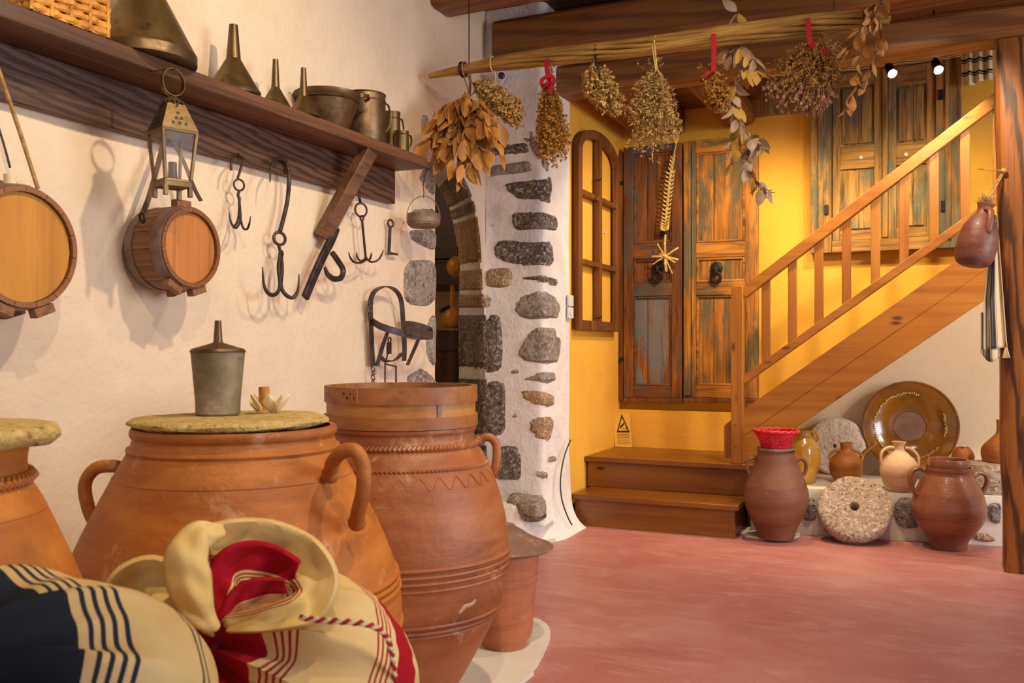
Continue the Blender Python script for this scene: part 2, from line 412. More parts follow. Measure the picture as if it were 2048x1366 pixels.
M['barrel'] = wood('barrel_stave_wood', ['#6e4220', '#8a5830', '#98683c'], 'x', .9, .55, .3, lamt=.4)
M['tub'] = wood('grey_tub_wood', ['#5a4a34', '#78664a', '#8a7858'], 'z', 1.2, .7, .3)
M['head1'] = wood('barrel_head_amber', ['#b0701e', '#c4862c', '#cf9540'], 'z', .5, .5, .1, lamt=.15)
M['head2'] = wood('barrel_head_rust', ['#a8662e', '#bc783c', '#c8884c'], 'z', .6, .5, .2, lamt=.25)
M['hoop'] = mat('barrel_hoop', ['#5c4438', '#7a6052', '#8a7060'], 14, rough=.55, bump=.3, bscale=50, metal=.2)
M['sieve'] = wood('sieve_bentwood', ['#a4682a', '#b87e3c', '#c6904e'], 'x', .5, .45, .15, lamt=.2)
M['sievel'] = wood('sieve_band_wood', ['#8a5222', '#a06430', '#ae743e'], 'x', .5, .5, .2, lamt=.3)
M['mesh'] = mat('sieve_mesh', ['#6a5238', '#8a6c4a'], 120, rough=.8, bump=.5, bscale=200)
M['cork'] = mat('cork_bark', ['#a5682a', '#b87a36', '#c48a48'], 20, rough=.8, bump=.5, bscale=60)
M['shell'] = mat('dry_husk', ['#dcc08c', '#ead4a8', '#e2c896'], 14, rough=.8, bump=.3, bscale=60)
M['reed'] = wood('reed_stick', ['#8a6228', '#b08438', '#c89c4e'], 'x', 2.2, .7, .5, line='#4a2e0c', lamt=.5)
M['bay'] = mat('dry_bay_leaf', ['#8e5a26', '#aa7434', '#bc8846'], 9, rough=.6, bump=.2, bscale=40)
M['bay2'] = mat('dry_leaf_orange', ['#9c6424', '#b87c34', '#c8924a'], 9, rough=.6, bump=.2, bscale=40)
M['euc'] = mat('dry_silver_leaf', ['#9c8268', '#b89a7a', '#a8906e'], 9, rough=.6, bump=.2, bscale=40)
M['euc2'] = mat('dry_golden_leaf', ['#a87c2c', '#c4963c', '#b4883a'], 9, rough=.6, bump=.2, bscale=40)
M['herb_pale'] = mat('dry_herb_straw', ['#a87e3c', '#cca458', '#e2c484'], 60, rough=.9, bump=0)
M['herb_gold'] = mat('dry_herb_gold', ['#8e5a18', '#b87e28', '#cc983c'], 60, rough=.9, bump=0)
M['herb_brown'] = mat('dry_herb_brown', ['#7a4a1a', '#a06c2a', '#b8863c'], 60, rough=.9, bump=0)
M['herb_violet'] = mat('dry_seed_head', ['#7a5038', '#966c4c', '#a8805c'], 60, rough=.9, bump=0)
M['stem'] = mat('dry_stem', ['#6a4822', '#8a6430'], 30, rough=.9, bump=0)
M['straw'] = mat('plaited_straw', ['#c49a4a', '#dcb868', '#e6c884'], 40, rough=.7, bump=.3, bscale=90)
M['red'] = mat('red_ribbon', ['#9c0f18', '#b8141e'], 20, rough=.8, bump=.2, bscale=90)
M['redb'] = mat('red_wicker', ['#a8101c', '#cc1c2a', '#d8303c'], 40, rough=.55, bump=.2, bscale=60)
M['wicker'] = mat('honey_wicker', ['#a0661a', '#c4862a', '#d69c40'], 30, rough=.6, bump=.3, bscale=60)
M['blackp'] = mat('black_plastic', ['#141210', '#1e1a18'], 10, rough=.45, bump=0)
M['whitep'] = mat('white_plastic', ['#d8d2cc', '#e2dcd6'], 10, rough=.4, bump=0)
M['sign'] = mat('yellow_card', ['#e0b040', '#e8bc50'], 6, rough=.6, bump=0)
M['print'] = mat('dark_print', ['#2a0d08', '#2e120a'], 6, rough=.7, bump=0)
M['gourd'] = mat('orange_gourd', ['#9a5c14', '#b8781e', '#c48a30'], 5, rough=.45, bump=.1, bscale=20)
M['darkw'] = wood('black_brown_wood', ['#241006', '#3a1a0a', '#4a2410'], 'x', .8, .6, .4)
q = NT('clear_glass'); q.b.inputs['Transmission Weight'].default_value = 1.0; q.b.inputs['Roughness'].default_value = .03; q.b.inputs['IOR'].default_value = 1.12
q.b.inputs['Base Color'].default_value = (.97, .97, .93, 1); M['glass'] = q.m
q = NT('lit_bulb'); q.b.inputs['Emission Color'].default_value = (1, .9, .72, 1); q.b.inputs['Emission Strength'].default_value = 25; M['bulb'] = q.m
# red painted concrete floor
q = NT('red_painted_floor'); v = q.coord()
c = q.ramp(q.noise(v, 1.6, 7, .5, .6), ['#ac665c', '#b8766c', '#c2887e'], .3, .7)
sc_ = q.ramp(q.noise(q.coord((1.0, 3.0, 1)), 3.2, 8, 1.2, .7), [BLK, WHT], .50, .70); c = q.mix(sc_, c, q.mix(.45, c, '#d4aa9c'))
sp_ = q.ramp(q.noise(v, 42, 3), [BLK, WHT], .66, .74); c = q.mix(sp_, c, q.mix(.5, c, '#7c362c'))
M['floor'] = q.done(c, .42, q.bump(q.noise(v, 22, 6), .12, .006), spec=.4)
M['slabw'] = plaster('white_floor_slab', ['#d8cdbc', '#e6dccb'], 3, .2)
RC, RL = '#a3141f', '#9c2a28'
M['sackR'] = fabric('red_striped_linen', [(.0, .30, RC), (.34, .352, RL), (.368, .38, RL), (.396, .408, RL), (.424, .434, RL), (.74, .75, RL), (.765, .775, RL), (.79, .80, RL), (.815, .825, RL), (.86, 1.01, RC)], '#e6c992', tint='#d0a868')
M['ruffle'] = fabric('red_centred_linen', [(.0, .34, RC), (.37, .39, RL), (.41, .43, RL), (.45, .47, RL), (.49, .505, RL)], '#e6c88a', tint='#d2aa62')
BC, BL = '#25272d', '#2c2f36'
M['sackB'] = fabric('blue_striped_linen', [(.0, .42, BC), (.45, .465, BL), (.485, .50, BL), (.52, .535, BL), (.555, .57, BL), (.80, .815, BL), (.84, .855, BL)], '#dcbc84', tint='#c8a062')
M['towel'] = fabric('blue_striped_towel', [(.10, .14, '#6a6e70'), (.30, .40, '#565d64'), (.42, .56, '#4c545c'), (.60, .63, '#8a8678'), (.93, .96, '#565d64')], '#d4be98', tint='#c4aa80')
M['curtain'] = fabric('striped_curtain', [(.10, .15, '#2c2a28'), (.17, .20, '#2c2a28'), (.38, .43, '#2c2a28'), (.45, .48, '#2c2a28'), (.70, .75, '#2c2a28'), (.77, .80, '#2c2a28')], '#e4d4a8', tint='#d8c490')
# ================================================================== THE SETTING
YA, XC, YB, ZC = 4.66, 0.36, 6.15, 2.95
def nz(p, s=1.0): return mnoise.noise(V(p) * s)
mb = MB().box((-.4, -1.8, -.05), (6.4, 6.4, 0)); struct('floor', mb, M['floor'], 'worn red painted concrete floor', ang=0)
# left wall up to the doorway
OUT_PX = [(970, 1100), (970, 900), (969, 640), (963, 581), (960, 525), (957, 476), (950, 426), (938, 385), (922, 352), (905, 335), (885, 322), (870, 316)]
IN_PX = [(918, 1080), (918, 890), (918, 640), (919, 581), (920, 530), (915, 485), (905, 440), (896, 408), (884, 384), (872, 368), (852, 352), (835, 345)]
OUTC = [PX(u, v, 0.0) for u, v in OUT_PX]; INC = [PX(u, v, -.36) for u, v in IN_PX]
OUTC[0].z = 0; INC[0].z = 0
OUTS = crv3(OUTC, 4); INS = crv3(INC, 4)
YD = OUTC[-1].y
mb = MB()
def lw(a, b):
    y = -1.8 + (YD + 1.8) * a; z = ZC * b
    return V((.010*nz((0, y, z), 1.7) + .004*nz((3, y, z), 6), y, z)) if a < 1 else V((0, y + .008*nz((9, 0, z), 7), z))
mb.grid(lw, 70, 36)
# spandrel above the arch
top = [p for p in OUTS if p.z > 1.2]
for i in range(len(top)-1):
    a, b = top[i], top[i+1]
    mb.add([a, b, V((0, b.y, ZC)), V((0, a.y, ZC))], [(0, 1, 2, 3)])
mb.add([V((0, top[0].y, 1.2)), V((0, YA, 1.2)), V((0, YA, ZC)), V((0, top[0].y, ZC))], [(0, 1, 2, 3)])
# thickness of the wall
mb.box((-.36, -1.8, 0), (-.02, YD-.02, ZC)); mb.box((-.36, YD-.02, 2.15), (-.02, YA, ZC))
wall_left = struct('wall_left', mb, M['wall'], 'cream plastered wall behind the shelf and barrels')
# splayed reveal of the arched doorway
mb = MB(); mb.grid(lambda a, b: OUTS[int(round(a*(len(OUTS)-1)))].lerp(INS[int(round(a*(len(OUTS)-1)))], b), len(OUTS)-1, 5)
reveal = struct('trim_1', mb, M['white'], 'whitewashed splayed reveal of the arched doorway')
# stone pier: face towards the camera, then the corner and the side of the landing
def fold(s, d=0.0, z=0.0):
    r = .035
    if s < -r: p, n = V((XC+s, YA, 0)), V((0, -1, 0))
    elif s > r: p, n = V((XC, YA+s, 0)), V((1, 0, 0))
    else:
        a = (s+r)/(2*r)*PI/2; n = V((math.sin(a), -math.cos(a), 0)); p = V((XC-r, YA+r, 0)) + n*r
    fl = .11*math.exp(-max(z, 0)/.07) if s > -.1 else .11*math.exp(-max(z, 0)/.07)*max(0, 1-(-.1-s)/.1)
    p = p + n*(d + fl); p.z = z; return p
mb = MB()
SW = 5.05 - YA
mb.grid(lambda a, b: fold(-XC + (XC+SW)*a, .010*nz((a*3, b*7, 5), 1.5), ZC*b**1.4), 42, 48)
mb.box((-.3, YA+.30, 0), (XC-.04, 5.05, ZC))
pier = struct('wall_pier', mb, M['white'], 'whitewashed rubble stone pier beside the arched doorway')
mb = MB(); mb.box((-.30, 5.0, 0), (.33, YB+.2, ZC)); struct('wall_landing', mb, M['yellow'], 'yellow plastered side wall of the stair landing', ang=0)
mb = MB(); mb.box((.30, YB, 0), (6.4, YB+.2, ZC)); struct('wall_back', mb, M['yellow'], 'yellow plastered back wall behind the stairs', ang=0)
# thicker foot of the yellow wall below the doors
zl = PY(1350, 822, 6.02).z
mb = MB(); mb.grid(lambda a, b: V((.33 + 1.2*a, 6.02 + .006*nz((a*9, b*3, 1), 2), zl*b + .006*nz((a*8, b, 4), 2))), 20, 5)
mb.box((.33, 6.03, 0), (1.53, YB+.02, zl-.002))
struct('trim_2', mb, M['yellow'], 'thicker yellow foot of the wall below the old doors')
# ivory wall under the stairs
# ceiling with planks
mb = MB().box((-.4, -1.8, ZC+.03), (6.4, 6.4, ZC+.1)); ceil = struct('ceiling', mb, M['plank'], 'dark wooden plank ceiling', ang=0)
src = None
for i in range(52):
    y0 = -1.75 + i*.155
    if src is None:
        src = obj('plank', MB().box((-.35, y0, ZC), (6.35, y0+.15, ZC+.03)), M['plank'], ceil, ang=0)
    else: inst('plank', src, ceil, Matrix.Translation((0, y0+1.75, 0)))
# room behind the doorway
for nm, lo, hi, lab in (('floor_backroom', (-2.0, 3.2, -.05), (-.36, 6.5, 0), 'floor'), ('wall_backroom_left', (-2.1, 3.2, 0), (-2.0, 6.5, 2.6), 'left wall'), ('wall_backroom_far', (-2.1, 6.4, 0), (-.3, 6.5, 2.6), 'far cream wall'),
                        ('wall_backroom_near', (-2.1, 3.1, 0), (-.36, 3.2, 2.6), 'near wall'), ('ceiling_backroom', (-2.1, 3.1, 2.6), (-.3, 6.5, 2.65), 'ceiling'), ('wall_backroom_right', (-.355, 5.05, 0), (-.3, 6.5, 2.6), 'right wall')):
    struct(nm, MB().box(lo, hi), M['wall'], lab + ' of the dim room beyond the arched doorway', ang=0)

# ---- stones
def chaikin(P, k=2):
    for _ in range(k):
        Q = []
        for i in range(len(P)):
            a, b = P[i], P[(i+1) % len(P)]
            Q += [(a[0]*.8+b[0]*.2, a[1]*.8+b[1]*.2), (a[0]*.2+b[0]*.8, a[1]*.2+b[1]*.8)]
        P = Q
    return P
def seg_d(p, a, b):
    dx, dy = b[0]-a[0], b[1]-a[1]; L = dx*dx+dy*dy
    t = 0 if L == 0 else max(0, min(1, ((p[0]-a[0])*dx+(p[1]-a[1])*dy)/L))
    return math.hypot(p[0]-a[0]-t*dx, p[1]-a[1]-t*dy)
def stone_mesh(mb, poly, mapf, res=.035, dep=.016, edge=.012, seed=0.0, rough=.006):
    P = chaikin(poly, 2)
    bm = bmesh.new(); vs = [bm.verts.new((x, y, 0)) for x, y in P]
    bm.faces.new(vs); bmesh.ops.triangulate(bm, faces=bm.faces[:])
    x0, x1 = min(p[0] for p in P), max(p[0] for p in P); y0, y1 = min(p[1] for p in P), max(p[1] for p in P)
    for i, (lo, hi) in enumerate(((x0, x1), (y0, y1))):
        k = math.ceil(lo/res)
        while k*res < hi:
            co = [0, 0, 0]; co[i] = k*res; no = [0, 0, 0]; no[i] = 1
            bmesh.ops.bisect_plane(bm, geom=bm.verts[:]+bm.edges[:]+bm.faces[:], plane_co=co, plane_no=no); k += 1
    bm.verts.index_update(); vv = []
    for w in bm.verts:
        d = min(seg_d((w.co.x, w.co.y), P[i], P[(i+1) % len(P)]) for i in range(len(P)))
        h = -.006 if d < 1e-4 else dep*(1-math.exp(-d/edge)) + rough*nz((w.co.x+seed, w.co.y, seed), 14)
        vv.append(mapf(w.co.x, w.co.y, h))
    mb.add(vv, [tuple(w.index for w in f.verts) for f in bm.faces]); bm.free()
c5 = lambda x, y: (780+x/2.97, y/2.97)
c6 = lambda x, y: (780+x/3.415, 300+y/3.415)
c7 = lambda x, y: (840+x/2.733, 600+y/2.733)
c4 = lambda x, y: (430+x/2.787, 290+y/2.787)
def SA(u, v): p = PY(u, v, YA); return (p.x-XC, p.z)
def SB(u, v): p = PX(u, v, XC); return (max(p.y-YA, .0), p.z)
def pier_stone(cf, A, B, m, i):
    pts = []
    if A and B:
        # A runs round the left part ending at the corner, B round the right part
        pts = [SA(*cf(*p)) for p in A] + [SB(*cf(*p)) for p in B]
        c = (sum(p[0] for p in pts)/len(pts), sum(p[1] for p in pts)/len(pts))
        pts.sort(key=lambda p: math.atan2(p[1]-c[1], p[0]-c[0]))
    else: pts = [SA(*cf(*p)) for p in A] if A else [SB(*cf(*p)) for p in B]
    mb = MB(); stone_mesh(mb, pts, lambda s, t, h: fold(s, h, t), seed=i*3.7)
    obj('stone', mb, M[m], pier, ang=0)
PS = [
 (c6, [(755,245),(850,210),(1030,200),(1030,350),(900,350),(835,310)], [(1075,205),(1100,170),(1095,370),(1070,360)], 'stoneD'),
 (c6, [(830,440),(860,420),(1030,420),(1030,555),(870,555),(830,510)], [(1075,432),(1130,450),(1145,500),(1130,560),(1075,550)], 'stoneD'),
 (c6, [(705,670),(740,615),(900,620),(1030,612),(1030,790),(900,795),(720,745)], [(1075,615),(1100,625),(1115,790),(1075,795)], 'stoneD'),
 (c6, [(895,885),(910,860),(1030,850),(1030,893),(1000,905),(910,900)], [(1085,862),(1145,880),(1140,935),(1085,920)], 'stoneD'),
 (c6, [(845,1060),(900,990),(1000,962),(1035,965),(1035,1150),(930,1165),(850,1120)], [(1080,968),(1110,980),(1150,1030),(1160,1090),(1140,1160),(1080,1155)], 'stoneG'),
 (c7, [(530,290),(590,180),(640,150),(665,150),(665,350),(560,330)], [(700,150),(735,150),(742,190),(770,210),(755,335),(738,350),(700,352)], 'stoneG'),
 (c7, [(495,388),(520,374),(560,376),(545,400),(500,408)], None, 'stoneG'),
 (c7, [(565,435),(600,405),(665,393),(665,458),(590,443)], [(700,393),(735,393),(737,440),(720,458),(700,462)], 'stoneG'),
 (c7, [(540,495),(620,488),(665,498),(665,580),(630,580),(575,555)], [(700,503),(715,505),(733,515),(733,580),(700,585)], 'stoneT'),
 (c7, [(500,640),(520,615),(565,600),(567,618),(510,652)], None, 'stoneG'),
 (c7, [(592,690),(610,645),(650,633),(666,638),(666,768),(630,755),(598,715)], [(700,638),(730,640),(725,700),(705,765),(696,772)], 'stoneT'),
 (c7, [(408,800),(530,790),(560,860),(555,985),(490,985),(404,980)], None, 'stoneD'),
 (c7, None, [(692,850),(745,845),(745,885),(695,890)], 'stoneG'),
 (c7, [(620,930),(672,930),(672,990),(640,965)], [(697,935),(697,985)], 'stoneG'),
 (c5, [(585,870),(700,850),(800,838),(826,870),(830,910),(700,930),(600,945)], None, 'stoneD'),
 (c5, [(590,975),(700,960),(835,945),(850,1000),(840,1025),(700,1050),(595,1068)], None, 'stoneG'),
 (c5, [(770,805),(820,770),(850,790),(852,830),(800,830)], [(920,930),(950,960),(945,1030),(918,1020)], 'stoneG'),
 (c5, [(530,590),(585,580),(610,640),(590,690),(540,670)], None, 'stoneG'),
 (c6, [(690,515),(715,500),(728,515),(712,535)], None, 'stoneG'),
]
for i, a in enumerate(PS): pier_stone(*a, i)
# quoins that turn from the pier face into the doorway reveal, and the voussoirs
def rev_map(t0, t1, w0, w1, seed):
    """patch on the reveal; t = height from z0 to z1 on the outer curve index"""
    N = len(OUTS)-1
    def f(a, b, h):
        t = (t0 + (t1-t0)*a)*N; k = min(int(t), N-1); fr = t-k
        o = OUTS[k].lerp(OUTS[k+1], fr); n_ = INS[k].lerp(INS[k+1], fr); w = w0 + (w1-w0)*b
        p = o.lerp(n_, w); tg = (OUTS[k+1]-OUTS[k]).normalized(); ww = (n_-o).normalized()
        nn = tg.cross(ww).normalized()
        if nn.dot(CAM - p) < 0: nn = -nn
        return p + nn*h
    return f
def tz(v):
    """param on OUTS whose projected row is v"""
    N = len(OUTS)-1; best = 0; bd = 1e9
    for k in range(N*10+1):
        t = k/10/N; i = min(int(t*N), N-1); p = OUTS[i].lerp(OUTS[i+1], t*N-i)
        vv = HOR - (p.z-CAM.z)/depth(p)*F
        if abs(vv-v) < bd: bd = abs(vv-v); best = t
    return best
def quoin(v0, v1, facepoly, m, i, w1=.97):
    mb = MB(); f = rev_map(tz(v1), tz(v0), 0, 1, i)
    sq = [(0, 0), (1, 0), (1, 1), (0, 1)]
    stone_mesh(mb, [(.015, -.02), (.10, -.02), (.5, -.02), (.90, -.02), (.985, -.02), (.985, .1), (.98, .5), (.985, .92), (.975, 1.0), (.9, 1.01), (.5, 1.0), (.1, 1.01), (.02, 1.0), (.015, .92), (.02, .5), (.015, .1)], f, res=.12, dep=.014, edge=.04, seed=i)
    if facepoly:
        stone_mesh(mb, [((-XC if SA(*p)[0] < -XC+.03 else SA(*p)[0]), SA(*p)[1]) for p in facepoly], lambda s, t, h: fold(s, h, t), seed=i*2.3)
    obj('stone', mb, M[m], pier, ang=0)
quoin(628, 745, [c7(350,75), c7(440,80), c7(448,200), c7(450,390), c7(365,400), c7(348,380)], 'stoneD', 1)
quoin(756, 875, [c7(352,435), c7(460,440), c7(480,530), c7(470,740), c7(365,748), c7(350,720)], 'stoneD', 2)
quoin(885, 1000, None, 'stoneD', 3)
quoin(537, 581, [c6(655,800), c6(820,800), c6(842,870), c6(820,930), c6(760,950), c6(655,940)], 'stoneT', 4)
quoin(588, 618, [c6(645,985), c6(690,975), c6(703,1080), c6(640,1085)], 'stoneT', 5)
quoin(432, 528, None, 'stoneT', 6)
quoin(402, 425, None, 'stoneG', 7)
quoin(340, 396, None, 'stoneG', 8)
# stones at the near jamb, in the left wall
def SL(u, v): p = PX(u, v, 0); return (min(p.y, YD-.002), p.z)
for i, (cf, P, m) in enumerate([
    (c6, [(125,560),(150,540),(312,535),(315,690),(240,670),(130,610)], 'stoneG'),
    (c6, [(80,830),(100,770),(150,745),(306,750),(308,1075),(100,1060),(75,930)], 'stoneG'),
    (c7, [(30,130),(95,60),(97,360),(70,362),(35,310)], 'stoneG'),
    (c4, [(1050,1310),(1100,1265),(1150,1240),(1225,1300),(1228,1366),(1100,1366)], 'stoneG'),
    (c6, [(185,185),(262,85),(312,60),(314,330),(235,262)], 'stoneG'),
    (c6, [(130,462),(150,400),(230,395),(312,405),(312,470),(200,480)], 'stoneG'),
    (c5, [(265,590),(300,555),(360,545),(385,580),(370,640),(300,655)], 'stoneG'),
    (c5, [(185,690),(205,672),(225,720),(230,830),(200,840),(184,770)], 'stoneG')]):
    mb = MB(); stone_mesh(mb, [SL(*cf(*p)) for p in P], lambda s, t, h: V((h+.004, s, t)), seed=i*5.1, dep=.018)
    obj('stone', mb, M[m], wall_left, ang=0)
# door step with a boulder
mb = MB(); mb.grid(lambda a, b: V((-.30+.72*a, 4.36+.34*b+.02*nz((a*3, b, 2), 2), .205+.02*nz((a*4, b*3, 8), 1.5)-(.07 if b == 0 else 0)-.10*max(0, a-.86)/.14)), 14, 6)
mb.box((-.30, 4.38, 0), (.38, 4.70, .15))
step = struct('trim_3', mb, M['white'], 'whitewashed door step at the foot of the pier')
mb = MB(); P = [PZ(u, v, .20) for u, v in [c7(452,1105), c7(520,1072), c7(660,1075), c7(692,1100), c7(690,1160), c7(640,1180), c7(545,1150)]]
stone_mesh(mb, [(p.x, p.y) for p in P], lambda s, t, h: V((s, t, .20+h*2)), seed=4.4, dep=.02)
P = [PY(u, v, 4.37) for u, v in [c7(545,1152), c7(640,1180), c7(692,1160), c7(690,1190), c7(650,1215), c7(560,1215)]]
stone_mesh(mb, [(p.x, p.z) for p in P], lambda s, t, h: V((s, 4.37-h, t)), seed=6.4, dep=.015)
obj('stone', mb, M['stoneG'], step, ang=0)
# white slab under the big jars
ctr = [(0.02, -1.6), (1.12, -1.6), (1.14, 2.3), (1.13, 2.7), (1.08, 2.95), (1.03, 3.11), (.96, 3.21), (.86, 3.25), (.5, 3.27), (.02, 3.28)]
P = crv([(a, b) for a, b in ctr], 3)
mb = MB().prism([(a, b, .001) for a, b in P], (0, 0, .014)); struct('trim_4', mb, M['slabw'], 'white painted floor slab under the big jars', ang=0)
# skirting at the pier foot and white patch by the amphora
mb = MB().prism([PZ(u, v, .001) for u, v in [(1105, 1087), (1148, 1052), (1128, 1040), (1060, 1050), (1040, 1085)]], (0, 0, .012)); struct('trim_5', mb, M['slabw'], 'white painted strip at the pier foot', ang=0)
mb = MB().prism([PZ(u, v, .001) for u, v in [(1476, 1066), (1490, 1074), (1530, 1080), (1580, 1080), (1600, 1074), (1600, 1050), (1480, 1050)]], (0, 0, .010)); struct('trim_6', mb, M['slabw'], 'white painted patch under the tall amphora', ang=0)

# ---- plinth under the stairs, rubble stones set in whitewash
PL0, PL1 = V((1.36, 5.30, 0)), V((3.4, 5.56, 0)); PZT = .262
def plf(s, h, z):
    p = PL0.lerp(PL1, s); n = V((PL1.y-PL0.y, -(PL1.x-PL0.x), 0)).normalized()
    return V((p.x, p.y, z)) + n*(h - .03*(1-z/PZT))*1.0 + V((0, 0, 0))
mb = MB(); mb.grid(lambda a, b: plf(a, .008*nz((a*20, b*3, 2), 1.2) + (-.015 if b == 1 else 0), PZT*b), 44, 6)
mb.grid(lambda a, b: V((plf(a, -.015, PZT).x, plf(a, -.015, PZT).y + (YB-.02-plf(a, -.015, PZT).y)*b, PZT+.004*nz((a*20, b*8, 5), 1))), 44, 12)
plinth = struct('trim_7', mb, M['slabw'], 'whitewashed stone plinth under the staircase')
def SP(u, v):
    # intersect with vertical front plane
    d = ray(u, v); n = V((PL1.y-PL0.y, -(PL1.x-PL0.x), 0)); t = (PL0-CAM).dot(n)/d.dot(n); p = CAM+d*t
    return ((p.x-PL0.x)/(PL1.x-PL0.x), p.z)
c8 = lambda x, y: (1460+x/3.2517, 740+y/3.2517)
for i, P in enumerate([[(470,840),(545,835),(565,900),(560,985),(470,985)], [(1060,930),(1075,860),(1110,828),(1180,828),(1240,900),(1240,1030),(1140,1035),(1090,1010)],
                       [(1670,890),(1700,865),(1765,862),(1765,1000),(1720,1000),(1685,960)], [(600,1000),(720,1010),(730,1070),(620,1060)], [(1560,1080),(1600,1060),(1700,1075),(1740,1120),(1640,1125)]]):
    pp = [SP(*c8(*p)) for p in P]; mb = MB(); L = PL1.x-PL0.x
    stone_mesh(mb, [(a*L, b) for a, b in pp], lambda s, t, h: plf(s/L, h+.012, t), seed=i*4.1, dep=.012)
    obj('stone', mb, M['stoneP' if i != 4 else 'stoneT'], plinth, ang=0)

# ---- ceiling beams
def beam(name, label, lo, hi, m='beam', bev=.025, wob=.008):
    mb = MB(); L = hi[0]-lo[0]; alongx = L > hi[1]-lo[1]
    n = 16
    def ringp(t):
        if alongx:
            x = lo[0]+(hi[0]-lo[0])*t; w = wob*nz((x*1.3, lo[1], 1), 1); w2 = wob*nz((x*1.3, lo[1], 7), 1)
            return [V((x, lo[1]+w, lo[2]+w2)), V((x, hi[1]+w, lo[2]+w2)), V((x, hi[1]+w, hi[2])), V((x, lo[1]+w, hi[2]))]
        y = lo[1]+(hi[1]-lo[1])*t; w = wob*nz((y*1.3, lo[0], 1), 1); w2 = wob*nz((y*1.3, lo[0], 7), 1)
        return [V((lo[0]+w, y, lo[2]+w2)), V((hi[0]+w, y, lo[2]+w2)), V((hi[0]+w, y, hi[2])), V((lo[0]+w, y, hi[2]))]
    vs = []; fs = [(0, 1, 2, 3), tuple(n*4+k for k in range(4))]
    for i in range(n+1): vs += ringp(i/n)
    for i in range(n):
        for k in range(4): fs.append((i*4+k, i*4+(k+1) % 4, (i+1)*4+(k+1) % 4, (i+1)*4+k))
    mb.add(vs, fs); o = obj(name, mb, M[m], ang=38, bevel=bev)
    tag(o, label, 'beam'); return o
beam('ceiling_beam', 'brown beam at the top edge nearest the shelf wall', (0.0, 4.03, 2.765), (6.2, 4.23, 2.948))
beam('ceiling_beam', 'thick brown beam right behind the pole of dried herbs', (.06, 4.60, 2.655), (6.2, 4.84, 2.87))
beam('ceiling_beam', 'lower dark beam resting on the wooden post', (.34, 4.845, 2.49), (6.2, 5.05, 2.652))
beam('ceiling_joist', 'dark joist above the left old door', (.455, 5.05, 2.49), (.78, YB, 2.66), 'joist')
beam('ceiling_joist', 'rounded joist end above the right old door', (1.03, 5.05, 2.50), (1.25, YB, 2.66), 'joist', .05)
mb = MB().box((1.18, 6.10, 2.56), (1.60, YB+.01, 2.80)); tag(obj('lintel_board', mb, M['shut'], bevel=.004), 'grey-green painted lintel board above the yellow wall', 'board')
mb = MB().box((.33, 5.05, 2.66), (1.28, YB+.1, 2.70)); struct('ceiling_landing', mb, M['plank'], 'plank ceiling over the landing', ang=0)

# ---- wooden post on the right
mb = MB(); vs = []; n = 22
for i in range(n+1):
    z = 2.49*i/n; dx = -.035*(z/2.5) + .010*nz((z*2.1, 0, 3), 1); w = .012*nz((z*2.7, 4, 0), 1)
    x0, x1, y0, y1 = 2.605+dx, 2.86+dx+w, 4.85, 5.05
    q_ = [(x0+.018+w, y0), (x1-.02, y0), (x1, y0+.02), (x1, y1-.02), (x1-.02, y1), (x0+.03, y1), (x0+w*.5, y1-.03), (x0+w, y0+.018)]
    vs += [V((a, b, z)) for a, b in q_]
fs = [tuple(range(7, -1, -1)), tuple(n*8+k for k in range(8))]
for i in range(n):
    for k in range(8): fs.append((i*8+k, i*8+(k+1) % 8, (i+1)*8+(k+1) % 8, (i+1)*8+k))
mb.add(vs, fs); tag(obj('wooden_post', mb, M['post'], ang=50), 'thick gnarled wooden post at the right edge', 'post')
# ================================================================== STEPS AND STAIRCASE
ZL, ZS = .375, .187
t = thing('wooden_steps', 'stained pine entrance steps and landing platform before the old doors', 'steps', (.85, 5.3, 0))
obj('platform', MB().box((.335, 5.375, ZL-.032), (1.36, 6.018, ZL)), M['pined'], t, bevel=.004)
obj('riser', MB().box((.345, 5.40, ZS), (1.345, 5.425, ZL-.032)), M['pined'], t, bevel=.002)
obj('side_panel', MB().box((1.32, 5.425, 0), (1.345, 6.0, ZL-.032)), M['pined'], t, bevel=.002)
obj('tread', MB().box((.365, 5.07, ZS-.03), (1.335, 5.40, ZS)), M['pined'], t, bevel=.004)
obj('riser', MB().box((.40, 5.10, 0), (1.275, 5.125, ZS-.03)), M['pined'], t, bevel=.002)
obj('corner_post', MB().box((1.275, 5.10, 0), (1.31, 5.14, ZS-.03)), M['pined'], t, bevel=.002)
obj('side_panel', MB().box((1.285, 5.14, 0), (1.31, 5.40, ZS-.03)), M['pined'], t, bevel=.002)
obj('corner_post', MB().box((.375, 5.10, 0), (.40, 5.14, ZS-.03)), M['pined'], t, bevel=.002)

YS = 5.42
def ys(u, v, y=YS): return PY(u, v, y)
t = thing('staircase', 'stained pine staircase with baluster railing rising to the post', 'staircase', (1.3, YS, ZL))
